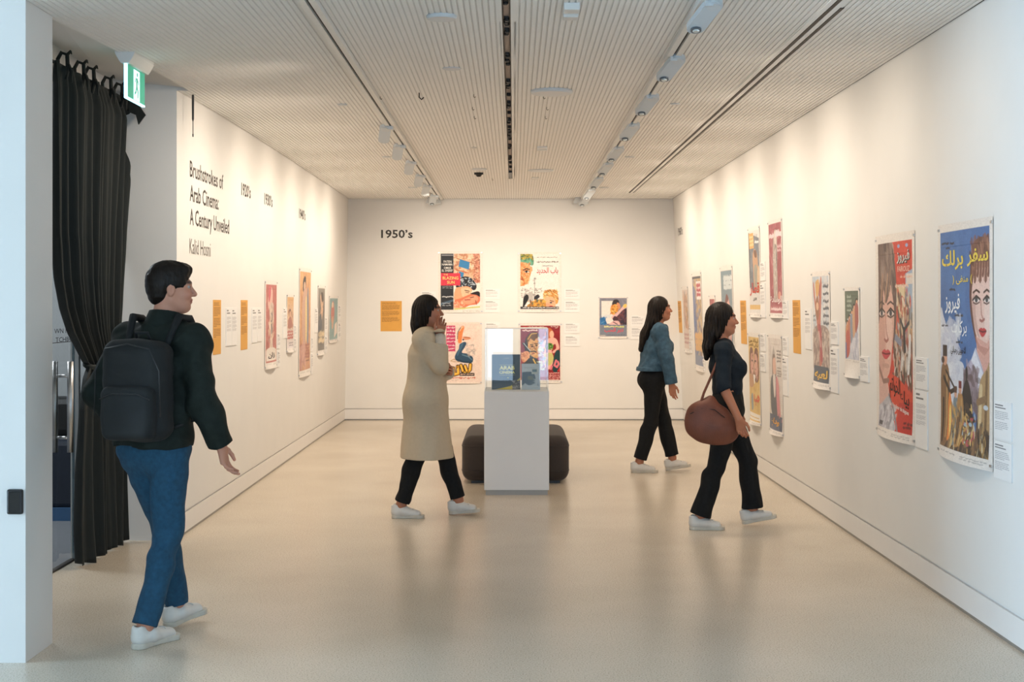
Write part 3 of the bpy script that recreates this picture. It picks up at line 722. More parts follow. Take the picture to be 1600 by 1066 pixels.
wall_text('L', 296, 329, 'Kalid Hosni', .112, py0=396, m='thinink', label='thin dark lettering of a name under the exhibition title')
def glass_text(px0, px1, py, s, cap):
    v, f = text_geo(s); a, b = F * -2.744 / (px0 - CX), F * -2.744 / (px1 - CX); z0 = CH - (py - CY) * a / F
    k = cap / .727; sx = (b - a) / v[:, 0].max()
    MB().add([(XD + .0058, a + x * sx, z0 + y * k) for x, y in v], f).obj('door_lettering', M['ink'], dr)
glass_text(85, 107, 521.5, 'WN H', .03); glass_text(87, 114, 535, 'TCHBO', .03)
MB().box(XD + .0052, XD + .0058, 8.0, 8.95, 1.365, 1.369).obj('glass_line', M['thinink'], dr)

# ------------------------------------------------------------------ caption cards and ochre text panels
def strips(W, items, m, name, root, d):
    mb = MB()
    for u0, u1, v0, v1 in items:
        n = len(mb.v); mb.add([W(u0, v1, d), W(u1, v1, d), W(u1, v0, d), W(u0, v0, d)], [(0, 1, 2, 3)])
    if mb.v: mb.obj(name, m, root)
def slab(W, mb, d, u0=0, u1=1, v0=0, v1=1, back=0.0):
    return mb.add([W(u0, v1, back), W(u1, v1, back), W(u1, v0, back), W(u0, v0, back), W(u0, v1, d), W(u1, v1, d), W(u1, v0, d), W(u0, v0, d)],
                  [(0, 3, 2, 1), (4, 5, 6, 7), (0, 1, 5, 4), (1, 2, 6, 5), (2, 3, 7, 6), (3, 0, 4, 7)])
def base_of(W): return W(0.5, 1, 0)
def text_lines(n, v0, v1, seed, u0=.08, u1=.92, para=6):
    r = random.Random(seed); out = []; dv = (v1 - v0) / n
    for i in range(n):
        if para and i % para == para - 1: continue
        end = u1 - r.random() * .12 if not para or (i + 2) % para else u0 + (u1 - u0) * (.3 + .4 * r.random())
        u = u0
        while u < end - .03:                            # words
            wd = min(.05 + r.random() * .13, end - u)
            out.append((u, u + wd, v0 + i * dv, v0 + i * dv + dv * .42)); u += wd + .018
    return out
def card(side, x0, x1, y0, y1, label, group, lines=12, long=False):
    W = OnWall(side, x0, x1, y0, y1); r = empty('caption_card', base_of(W), label, 'caption card', group)
    slab(W, MB(), .007).obj('board', M['card'], r)
    tl = .09 if not long else .05
    strips(W, [(.08, .55 if not long else .4, tl, tl + .035), (.08, .70, tl + .07, tl + .10)], M['cardtitle'], 'title_print', r, .0075)
    strips(W, text_lines(lines, tl + .18, .78 if not long else .62, int(x0 * 7 + y0)), M['cardtext'], 'text_print', r, .0075)
def ochre(side, x0, x1, y0, y1, label):
    W = OnWall(side, x0, x1, y0, y1); r = empty('text_panel', base_of(W), label, 'text panel', 'ochre text panels')
    slab(W, MB(), .003).obj('panel', M['orange'], r)
    strips(W, text_lines(3, .05, .12, 5, .06, .8, 0) + text_lines(20, .14, .70, int(x0), .06, .93, 7), M['orangetext'], 'text_print', r, .0035)

G1, G2, G3 = 'caption cards on the back wall', 'caption cards on the left wall', 'caption cards on the right wall'
ochre('B', 594.7, 627.8, 470.5, 517.8, 'ochre text panel on the back wall under the 1950\u2019s lettering')
ochre('L', 332.6, 344.8, 468.6, 555, 'ochre text panel on the left wall nearest the walking man')
ochre('L', 376, 386.3, 469, 547.3, 'ochre text panel on the left wall under the 1920\u2019s lettering')
ochre('R', 1060, 1065, 470.4, 520.5, 'ochre text panel at the far end of the right wall')
ochre('R', 1157.7, 1166.5, 469.7, 538.3, 'ochre text panel in the middle of the right wall')
ochre('R', 1239.6, 1251.2, 469, 553.3, 'ochre text panel nearest on the right wall')
for a in [(757, 781, 451.6, 467.6, 'upper caption card right of the Blazing Sun poster'), (757, 781, 469.3, 488.6, 'lower caption card right of the Blazing Sun poster'),
          (657.7, 681, 455.8, 471.5, 'caption card left of the Blazing Sun poster'),
          (758, 781.5, 504.5, 521, 'caption card right of the kneeling woman poster'),
          (882, 905.6, 451.6, 467.8, 'upper caption card right of the green cap poster'), (882, 905.6, 470.3, 488.3, 'lower caption card right of the green cap poster'),
          (882, 905.6, 505, 521.3, 'upper caption card right of the red poster behind the plinth'), (882, 905.6, 524.8, 541.3, 'lower caption card right of the red poster behind the plinth'),
          (985.5, 1007, 493.7, 510.6, 'upper caption card right of the small embracing couple poster'), (985.5, 1007, 511.9, 530.5, 'lower caption card right of the small embracing couple poster')]:
    card('B', *a, G1, 8)
for a in [(352.4, 360.6, 481.6, 541, 'left of the two caption cards right of the nearest ochre panel', 1), (361.2, 369, 482, 540, 'right of the two caption cards right of the nearest ochre panel', 1),
          (393, 400.8, 482, 536, 'left of the two caption cards before the red poster', 1), (401.5, 408.2, 482, 534, 'right of the two caption cards before the red poster', 1),
          (432.5, 437, 521.5, 545, 'upper caption card right of the red poster on the left wall', 0), (432.5, 437, 549, 574, 'lower caption card right of the red poster on the left wall', 0),
          (441.7, 447.2, 481, 529, 'caption card left of the small orange poster', 1), (458.6, 462.4, 509, 526, 'upper caption card right of the small orange poster', 0), (458.6, 462.4, 529, 549, 'lower caption card right of the small orange poster', 0),
          (485.6, 488.6, 528, 549, 'upper caption card right of the tall orange poster', 0), (485.6, 488.6, 553, 585, 'lower caption card right of the tall orange poster', 1),
          (491.5, 496, 482, 520, 'caption card left of the grey poster on the left wall', 1), (507.2, 510.8, 496, 520, 'upper caption card right of the grey poster on the left wall', 0), (507.2, 510.8, 525, 553, 'lower caption card right of the grey poster on the left wall', 0),
          (528, 531.8, 477, 500, 'upper caption card right of the teal poster', 0), (528, 531.8, 504, 533, 'lower caption card right of the teal poster', 0)]:
    card('L', *a[:5], G2, 22 if a[5] else 9, bool(a[5]))
for a in [(1076.8, 1081, 512, 530.5, 'upper caption card right of the farthest poster on the right wall', 0), (1076.8, 1081, 533.5, 552.5, 'lower caption card right of the farthest poster on the right wall', 0),
          (1098, 1102, 534, 559, 'upper caption card right of the blue and gold poster', 0), (1098, 1102, 562.5, 582, 'lower caption card right of the blue and gold poster', 0),
          (1104.5, 1109.3, 482, 530, 'caption card left of the small red poster behind the woman', 1), (1147.2, 1152.8, 548, 580, 'caption card right of the slate blue poster behind the woman', 0),
          (1189.2, 1196.6, 409, 438.5, 'upper caption card right of the upper grey and gold poster', 0), (1189.2, 1196.6, 443, 496.5, 'lower caption card right of the upper grey and gold poster', 1),
          (1223.8, 1231.9, 469.7, 498.3, 'caption card right of the upper crimson poster', 0), (1188.7, 1196.6, 522, 549.5, 'upper caption card right of the yellow poster', 0), (1188.7, 1196.6, 553.5, 581.5, 'lower caption card right of the yellow poster', 0),
          (1224, 1232, 527.3, 556, 'upper caption card right of the pale poster below the crimson one', 0), (1224, 1232, 559, 619.8, 'lower caption card right of the pale poster below the crimson one', 1),
          (1259, 1268.7, 483, 546.5, 'caption card left of the poster with raised arms', 1), (1299.4, 1310.8, 503.3, 539, 'upper caption card right of the poster with raised arms', 0), (1299.4, 1311, 544.8, 615.4, 'lower caption card right of the poster with raised arms', 1),
          (1345.2, 1358.7, 558.5, 598, 'caption card right of the green poster', 0),
          (1432.5, 1451, 560, 610, 'upper caption card right of the red poster with a large face', 0), (1432.5, 1451, 613, 704.5, 'lower caption card right of the red poster with a large face', 1),
          (1555, 1582, 630.5, 690.8, 'upper caption card right of the nearest blue poster', 0), (1555, 1582.5, 694.8, 755, 'lower caption card right of the nearest blue poster', 0)]:
    card('R', *a[:5], G3, 24 if a[5] else 11, bool(a[5]))

# ------------------------------------------------------------------ painted posters
class Art:
    """paints flat print on a grid of u (0..1 right) and v (0..1 down); asp = height / width"""
    def __init__(s, rows, cols, asp, bg, seed=0):
        s.r, s.c, s.asp = rows * 2, cols * 2, asp
        s.u = (np.arange(s.c) + .5) / s.c; s.v = (np.arange(s.r) + .5) / s.r
        s.im = np.ones((s.r, s.c, 3)) * lin(bg); s.rng = np.random.default_rng(seed); s.art = None; s.bg = bg
    def win(s, u0, u1, v0, v1):
        a, b = max(int(u0 * s.c) - 1, 0), min(int(u1 * s.c) + 2, s.c); c, d = max(int(v0 * s.r) - 1, 0), min(int(v1 * s.r) + 2, s.r)
        if b <= a or d <= c: return None
        return slice(c, d), slice(a, b), *np.meshgrid(s.u[a:b], s.v[c:d])
    def put(s, w_, mask, col, al=1.0):
        m = (mask * al)[..., None]; s.im[w_[0], w_[1]] = s.im[w_[0], w_[1]] * (1 - m) + lin(col) * m
    def rect(s, u0, v0, u1, v1, col, al=1.0):
        s.art = s.art or (u0, v0, u1, v1)
        w_ = s.win(u0, u1, v0, v1)
        if w_: s.put(w_, ((w_[2] >= u0) & (w_[2] < u1) & (w_[3] >= v0) & (w_[3] < v1)).astype(float), col, al)
        return s
    def grad(s, u0, v0, u1, v1, c0, c1):
        s.art = s.art or (u0, v0, u1, v1)
        w_ = s.win(u0, u1, v0, v1); t = np.clip((w_[3] - v0) / (v1 - v0), 0, 1)[..., None]
        m = ((w_[2] >= u0) & (w_[2] < u1) & (w_[3] >= v0) & (w_[3] < v1))[..., None]
        s.im[w_[0], w_[1]] = np.where(m, lin(c0) * (1 - t) + lin(c1) * t, s.im[w_[0], w_[1]]); return s
    def poly(s, pts, col, al=1.0):
        xs, ys = [p[0] for p in pts], [p[1] for p in pts]; w_ = s.win(min(xs), max(xs), min(ys), max(ys))
        if not w_: return s
        U, V = w_[2], w_[3]; ins = np.zeros(U.shape, bool); n = len(pts)
        for i in range(n):
            (x0, y0), (x1, y1) = pts[i], pts[(i + 1) % n]
            if y0 == y1: continue
            c = ((y0 > V) != (y1 > V)) & (U < (x1 - x0) * (V - y0) / (y1 - y0) + x0); ins ^= c
        s.put(w_, ins.astype(float), col, al); return s
    def blob(s, pts, col, al=1.0, n=6):               # smooth closed curve through pts
        P_ = np.array(pts, float); N = len(P_); out = []
        for i in range(N):
            p0, p1, p2, p3 = P_[i - 1], P_[i], P_[(i + 1) % N], P_[(i + 2) % N]
            for t in np.arange(n) / n:
                out.append(.5 * (2 * p1 + (p2 - p0) * t + (2 * p0 - 5 * p1 + 4 * p2 - p3) * t ** 2 + (3 * p1 - p0 - 3 * p2 + p3) * t ** 3))
        return s.poly([tuple(p) for p in out], col, al)
    def ell(s, cu_, cv, ru, rv, col, al=1.0, rot=0.0, soft=0.0):
        R = max(ru, rv * s.asp) * 1.05; w_ = s.win(cu_ - R - soft, cu_ + R + soft, cv - (R + soft) / s.asp, cv + (R + soft) / s.asp)
        if not w_: return s
        x, y = w_[2] - cu_, (w_[3] - cv) * s.asp; c, d = math.cos(rot), math.sin(rot); rr = rv * s.asp
        q = np.sqrt(((x * c + y * d) / ru) ** 2 + ((-x * d + y * c) / rr) ** 2)
        s.put(w_, np.clip((1 - q) * (ru / soft) + .5, 0, 1) if soft else (q < 1).astype(float), col, al); return s
    def line(s, pts, wd, col, al=1.0, taper=False):
        for i in range(len(pts) - 1):
            (x0, y0), (x1, y1) = pts[i], pts[i + 1]
            w_ = s.win(min(x0, x1) - wd, max(x0, x1) + wd, min(y0, y1) - wd / s.asp, max(y0, y1) + wd / s.asp)
            if not w_: continue
            X, Y_ = w_[2] - x0, (w_[3] - y0) * s.asp; dx, dy = x1 - x0, (y1 - y0) * s.asp
            t = np.clip((X * dx + Y_ * dy) / max(dx * dx + dy * dy, 1e-9), 0, 1)
            s.put(w_, (np.hypot(X - t * dx, Y_ - t * dy) < wd / 2).astype(float), col, al)
        return s
    def dabs(s, u0, v0, u1, v1, cols, n, sz, al=.7, ang=None):   # loose brush marks
        for _ in range(n):
            x, y = s.rng.uniform(u0, u1), s.rng.uniform(v0, v1); a = ang + s.rng.normal(0, .35) if ang is not None else s.rng.uniform(0, pi)
            k = sz * s.rng.uniform(.5, 1.4)
            s.ell(x, y, k, k * .38 / s.asp, cols[s.rng.integers(len(cols))], al, a)
        return s
    def scribble(s, u0, v0, u1, v1, col, n=1, al=1.0, wd=.012):    # unreadable small lines of script
        dv = (v1 - v0) / n
        for i in range(n):
            u = u0
            while u < u1:
                l = s.rng.uniform(.03, .09); vv = v0 + dv * (i + .5)
                s.line([(u, vv), (u + l * .5, vv + dv * s.rng.uniform(-.15, .25)), (min(u + l, u1), vv + dv * s.rng.uniform(-.3, .1))], wd, col, al)
                if s.rng.random() < .5: s.line([(u + l * .4, vv), (u + l * .42, vv - dv * .35)], wd, col, al)
                u += l + s.rng.uniform(.006, .03)
        return s
    def face(s, cu_, cv, w_, skin, shade, hair, look=0.0, brow='#2c1a14', lip='#c2333a', male=False):
        """plain painted face: w_ half width; look shifts the features sideways"""
        h = w_ * 1.35 / s.asp; L = look * w_ * .35
        s.ell(cu_, cv, w_, h, skin); s.ell(cu_ - L * 1.6 - .25 * w_ * (1 if look >= 0 else -1), cv + .12 * h, w_ * .62, h * .8, shade, .45, soft=w_ * .5)
        for k in (-1, 1):
            ex_ = cu_ + L + k * .40 * w_
            s.line([(ex_ - .24 * w_, cv - .18 * h), (ex_, cv - .27 * h), (ex_ + .24 * w_, cv - .2 * h)], .085 * w_, brow)
            s.ell(ex_, cv - .05 * h, .20 * w_, .075 * h, '#f2e8e0'); s.ell(ex_ + L * .15, cv - .05 * h, .095 * w_, .075 * h, '#1d1414')
            s.line([(ex_ - .24 * w_, cv - .04 * h), (ex_, cv - .125 * h), (ex_ + .24 * w_, cv - .06 * h)], .07 * w_, '#241612')
        s.line([(cu_ + L * 1.2, cv), (cu_ + L * 1.5 + .03 * w_, cv + .27 * h), (cu_ + L - .1 * w_, cv + .31 * h)], .07 * w_, shade)
        if male: s.line([(cu_ + L - .3 * w_, cv + .45 * h), (cu_ + L * 1.2, cv + .40 * h), (cu_ + L + .32 * w_, cv + .45 * h)], .13 * w_, '#20140f')
        s.ell(cu_ + L, cv + .55 * h, .27 * w_, .075 * h, lip); s.line([(cu_ + L - .27 * w_, cv + .55 * h), (cu_ + L + .27 * w_, cv + .55 * h)], .04 * w_, '#6a1a20')
        s.ell(cu_ + .45 * w_, cv + .25 * h, .25 * w_, .2 * h, '#e79a86', .35, soft=w_ * .2)
        return s
    def out(s, mott=.06):
        if s.art:                                        # clean paper margin around the print
            u0, v0, u1, v1 = s.art; U, V = s.u[None, :], s.v[:, None]
            s.im[((U < u0) | (U > u1) | (V < v0) | (V > v1)) & (s.im.mean(2) >= 0)] = lin(s.bg)
            if v1 < .97 and s.r > 200: s.art = None; s.scribble(.1, v1 + .012, .42, v1 + .022, '#9a9692', 1, .6, .006).scribble(.55, v1 + .012, .9, v1 + .03, '#9a9692', 2, .6, .006)
        n = s.rng.normal(0, 1, (s.r // 6 + 2, s.c // 6 + 2)); n = np.kron(n, np.ones((6, 6)))[:s.r, :s.c]
        n2 = s.rng.normal(0, 1, (s.r // 2, s.c // 2)); n2 = np.kron(n2, np.ones((2, 2)))
        im = np.clip(s.im * (1 + mott * .5 * n + mott * .5 * n2)[..., None], 0, 1)
        return im.reshape(s.r // 2, 2, s.c // 2, 2, 3).mean((1, 3))
def poster(side, x0, x1, y0, y1, label, paint, rows, cols, texts=(), curl=.035, border='#e6dfd8'):
    W = OnWall(side, x0, x1, y0, y1); asp = W.h / W.w
    r = empty('poster', base_of(W), label, 'poster', 'film posters pinned to the walls')
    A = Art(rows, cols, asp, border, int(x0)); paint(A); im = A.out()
    if side != 'B':                                     # glare on the paper put into the print colours: paler, less saturated
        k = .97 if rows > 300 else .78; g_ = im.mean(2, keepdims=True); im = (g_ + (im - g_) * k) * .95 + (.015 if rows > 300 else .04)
    def dd(u, v):
        c = 4 * u * (1 - u)
        return .004 + .006 * c * (1 - v) * (1 if v < .1 else .6) + curl * c * (max(v - .80, 0) / .2) ** 2
    us, vs_ = np.linspace(0, 1, cols), np.linspace(0, 1, rows)
    V = np.array([W(u, v, dd(u, v)) for v in vs_ for u in us]) - np.array(r.location)
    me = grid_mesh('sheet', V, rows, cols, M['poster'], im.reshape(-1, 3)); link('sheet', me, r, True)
    pm = None
    for u, v in ((.02, .022), (.98, .022), (.02, .978), (.98, .978)):
        p = MB(); s = .011 / W.w; q = .011 / W.h
        slab(W, p, dd(u, v) + .006, u - s, u + s, v - q * .6, v + q * .6, 0.0); p.obj('pin', M['chrome'], r)
    for t in texts:                                       # (string, u0, u1, v_base, height, colour, arabic, bold)
        s_, u0, u1, vb, h, col, ar, bold = t[:8]
        v, f = text_geo(s_, bold, t[8] if len(t) > 8 else 0, ar); sx = (u1 - u0) / v[:, 0].max(); v[:, 1] -= v[:, 1].min(); sy_ = h / v[:, 1].max()
        rot = t[9] if len(t) > 9 else 0.0
        pts = []
        for x, y in v:
            uu = u0 + x * sx; vv = vb - y * sy_ + rot * (uu - u0); pts.append(W(min(max(uu, 0), 1), vv, dd(min(max(uu, 0), 1), min(vv, 1)) + .0016))
        MB().add(pts, f).obj('print_lettering', ink(col), r)
_ink = {}
def ink(c):
    if c not in _ink: _ink[c] = mat('print_' + c.strip('#'), c, .55, noise=.02)
    return _ink[c]
# ---- back wall
def p_blazing(A):
    A.rect(.06, .04, .94, .95, '#efe3da')
    A.poly([(.36, .04), (.80, .04), (.94, .10), (.94, .52), (.60, .44), (.36, .36)], '#d9b392')
    A.dabs(.36, .05, .80, .36, ['#e8c7a6', '#c98f6b', '#e9d3b8', '#b9795c'], 160, .05, .8)
    A.poly([(.45, .10), (.76, .19), (.72, .24), (.44, .15)], '#e9c39a').line([(.42, .12), (.80, .20)], .02, '#b0603c').line([(.40, .30), (.66, .35)], .02, '#c0582f')
    A.poly([(.49, .13), (.71, .18), (.69, .30), (.46, .25)], '#2f7fb6').poly([(.47, .325), (.58, .35), (.56, .425), (.46, .41)], '#2f7fb6')
    A.dabs(.80, .05, .94, .5, ['#b5654b', '#d89a80', '#8e4a3a', '#e8b79a', '#c97f68'], 220, .035, .8)
    A.blob([(.40, .55), (.47, .45), (.60, .41), (.75, .44), (.86, .55), (.84, .62), (.78, .63), (.70, .58), (.55, .60), (.43, .60)], '#14161c')
    A.dabs(.44, .43, .82, .60, ['#2a3240', '#6f8296', '#0e0f14', '#c8d2da'], 70, .030, .8)
    A.blob([(.40, .60), (.50, .58), (.66, .57), (.76, .62), (.72, .70), (.66, .76), (.50, .80), (.37, .80), (.36, .70)], '#e9a77e')
    A.blob([(.52, .60), (.70, .60), (.74, .66), (.66, .74), (.55, .74)], '#f3c7a2', .8).line([(.60, .635), (.70, .65)], .018, '#231a18').line([(.62, .665), (.69, .675)], .014, '#231a18')
    A.blob([(.37, .80), (.52, .76), (.70, .70), (.86, .66), (.94, .70), (.94, .80), (.86, .86), (.70, .88), (.55, .93), (.37, .93)], '#dd7a58')
    A.blob([(.54, .80), (.70, .74), (.84, .72), (.90, .78), (.80, .84), (.64, .86)], '#f0a583', .85).blob([(.72, .69), (.88, .65), (.94, .68), (.94, .74), (.86, .71)], '#1c1417')
    A.line([(.72, .755), (.80, .74)], .016, '#231a18').line([(.60, .79), (.72, .785)], .02, '#a3312c').line([(.84, .80), (.86, .86)], .02, '#9c3a2c')
    A.dabs(.37, .82, .60, .93, ['#f4c8a8', '#c65f3f', '#e79a72'], 50, .035, .6).line([(.37, .94), (.94, .90)], .03, '#c9c872')
    A.rect(.06, .04, .345, .95, '#22252b').rect(.06, .355, .50, .555, '#d8344a').rect(.08, .06, .34, .075, '#9a9aa0')
    A.poly([(.06, .84), (.345, .78), (.345, .81), (.06, .88)], '#4a5f72').scribble(.10, .56, .32, .61, '#a9a9ad', 2, .9, .008).scribble(.10, .72, .32, .76, '#d0d0d2', 1, .9, .02).scribble(.10, .82, .30, .90, '#c0c4c8', 2, .9, .010)
poster('B', 684.7, 754, 392.8, 488.8, 'upper left poster on the back wall, black column with pink title block', p_blazing, 170, 124,
       [('FATEN', .125, .30, .185, .036, '#ece8e2', 0, .01), ('HAMAMA', .085, .325, .232, .036, '#ece8e2', 0, .01), ('OMAR', .13, .295, .288, .036, '#ece8e2', 0, .01), ('EL SHERIF', .085, .325, .332, .036, '#ece8e2', 0, .01),
        ('THE', .12, .22, .393, .026, '#f2d27a', 0, .01), ('BLAZING', .10, .455, .460, .050, '#f2d27a', 0, .015), ('SUN', .20, .37, .530, .050, '#f2d27a', 0, .015)], .008)
def p_bab(A):
    A.rect(.06, .035, .94, .94, '#ece4de')
    A.blob([(.06, .035), (.30, .035), (.36, .10), (.35, .22), (.22, .20), (.06, .17)], '#4f8a6d'); A.dabs(.07, .04, .34, .13, ['#b09a3c', '#7d8a3c', '#3c6b4d', '#c9b45e', '#5a4a26'], 150, .03, .85)
    A.dabs(.07, .13, .33, .20, ['#6aa98c', '#3f7f63', '#7cb79a'], 60, .04, .6)
    A.poly([(.06, .165), (.20, .18), (.28, .22), (.32, .30), (.30, .36), (.26, .46), (.20, .53), (.13, .56), (.06, .565)], '#d98a4f')
    A.dabs(.06, .18, .27, .54, ['#f0b37a', '#b9612f', '#e79a5c', '#c97a45', '#f3c595'], 150, .03, .65)
    A.line([(.13, .30), (.20, .275), (.27, .29)], .025, '#2a1a14').ell(.21, .325, .055, .02, '#f0e6dc').ell(.20, .325, .026, .02, '#1d1414').line([(.15, .325), (.21, .305), (.27, .325)], .014, '#1d1414')
    A.poly([(.27, .24), (.33, .24), (.34, .31), (.29, .34)], '#e0a070').line([(.07, .45), (.13, .46)], .02, '#8a2f22').line([(.09, .40), (.11, .44)], .02, '#9a4a28')
    A.scribble(.44, .08, .90, .10, '#4a4542', 1, .9, .008).scribble(.44, .15, .92, .185, '#4a4542', 1, 1, .014).scribble(.57, .215, .80, .245, '#4a4542', 1, 1, .012)
    A.line([(.385, .43), (.385, .78)], .012, '#8a8784').dabs(.36, .42, .41, .55, ['#6e6b6a', '#a9a5a2'], 16, .02, .7)
    A.dabs(.08, .60, .55, .80, ['#9d9a98', '#55514f', '#c9c4c0', '#242222'], 150, .022, .6)
    A.poly([(.25, .66), (.34, .66), (.36, .82), (.22, .82)], '#b9b3ae').blob([(.14, .74), (.22, .70), (.25, .76), (.20, .84), (.12, .92), (.12, .84)], '#1d1b1c').blob([(.38, .74), (.46, .70), (.50, .74), (.44, .78), (.38, .79)], '#26242a')
    A.blob([(.58, .70), (.66, .63), (.80, .62), (.90, .68), (.93, .80), (.88, .86), (.78, .80), (.64, .82)], '#d99a4c')
    A.dabs(.60, .63, .92, .78, ['#f0c783', '#b9752e', '#8a5522', '#f3d9a4', '#c9853c'], 130, .035, .75, .5)
    A.blob([(.62, .76), (.76, .74), (.86, .80), (.84, .93), (.64, .93)], '#eeb28a').line([(.74, .80), (.82, .815)], .018, '#3a2a24').ell(.76, .835, .03, .012, '#2a3a4a').ell(.76, .90, .05, .014, '#b5343a').ell(.70, .87, .05, .03, '#e58a78', .5, soft=.03)
    A.blob([(.22, .88), (.36, .82), (.52, .78), (.62, .80), (.62, .93), (.26, .93)], '#c98a3c'); A.dabs(.24, .80, .62, .93, ['#e8b050', '#a5662a', '#5f6a4f', '#d99a3c', '#74513a'], 110, .035, .8)
    A.rect(.06, .90, .94, .94, '#35343a').scribble(.12, .905, .92, .935, '#d8d4d0', 1, 1, .014)
poster('B', 809.2, 877, 394, 488.4, 'upper right poster on the back wall, man in green cap above a blonde woman', p_bab, 170, 124,
       [('باب الحديد', .43, .925, .375, .125, '#b8242c', 1, .012)], .008)
def p_kneel(A):
    A.rect(.03, .03, .97, .97, '#ead4c8'); A.dabs(.2, .05, .95, .7, ['#eddacf', '#e5c9bb', '#efdccf'], 160, .08, .4)
    A.rect(.20, .055, .405, .475, '#c8456d')
    for i in range(7): A.scribble(.215, .068 + i * .058, .39, .11 + i * .058, '#f0dfe2', 1, 1, .014)
    A.blob([(.46, .24), (.47, .14), (.54, .07), (.59, .06), (.60, .10), (.57, .18), (.55, .28), (.54, .33), (.48, .34), (.46, .31)], '#e8894f')
    A.line([(.50, .14), (.53, .10), (.57, .075)], .03, '#f4c39c').line([(.45, .27), (.46, .16), (.52, .09)], .018, '#5f6a70').blob([(.57, .24), (.66, .235), (.74, .25), (.74, .275), (.64, .29), (.58, .275)], '#dd9a78')
    A.line([(.60, .245), (.73, .255)], .014, '#a0522d').ell(.58, .285, .022, .012, '#222a30')
    A.blob([(.50, .36), (.60, .32), (.65, .34), (.62, .40), (.55, .49), (.66, .51), (.78, .56), (.80, .62), (.76, .66), (.60, .66), (.44, .63), (.39, .57), (.43, .49), (.48, .43)], '#2f4d67')
    A.blob([(.52, .37), (.58, .34), (.56, .40), (.50, .48), (.46, .55), (.44, .52), (.48, .44)], '#496f8b', .8).line([(.56, .53), (.70, .56), (.77, .61)], .025, '#5d7f96').line([(.42, .60), (.60, .645), (.74, .65)], .02, '#1d3247')
    A.line([(.30, .625), (.38, .60), (.40, .615)], .014, '#b5915f').line([(.30, .625), (.34, .64), (.50, .645)], .014, '#b5915f')
    A.dabs(.64, .36, .84, .54, ['#a59a96', '#c8b9b1'], 22, .04, .5).line([(.70, .38), (.80, .36), (.82, .44), (.74, .48), (.68, .54), (.82, .55)], .008, '#9c918d')
    def stroke(pts, wd): A.line(pts, wd + .035, '#3a2417'); A.line(pts, wd, '#e8a82c'); A.line([(x - .008, y - .004) for x, y in pts], wd * .4, '#f6cf62')
    stroke([(.74, .69), (.73, .77), (.66, .82), (.57, .80)], .055); stroke([(.53, .70), (.57, .79)], .05); stroke([(.62, .71), (.66, .79)], .05); stroke([(.46, .72), (.47, .83), (.38, .85), (.36, .75)], .055)
    stroke([(.32, .74), (.22, .79), (.25, .90)], .05); A.ell(.44, .725, .028, .024, '#3a2417').ell(.44, .725, .016, .012, '#e8a82c').ell(.31, .85, .02, .02, '#4a5560')
    A.rect(.50, .825, .83, .87, '#23201f').scribble(.515, .832, .82, .865, '#d9b8a6', 1, 1, .014).scribble(.28, .885, .49, .92, '#c2512f', 1, .9, .014).scribble(.51, .885, .83, .93, '#c2512f', 1, .9, .016).scribble(.2, .935, .48, .95, '#7b6d66', 1, .8, .006)
poster('B', 683.5, 753, 503.8, 599.6, 'lower left poster on the back wall, kneeling woman in blue above yellow script', p_kneel, 170, 124, [], .012, '#eadace')
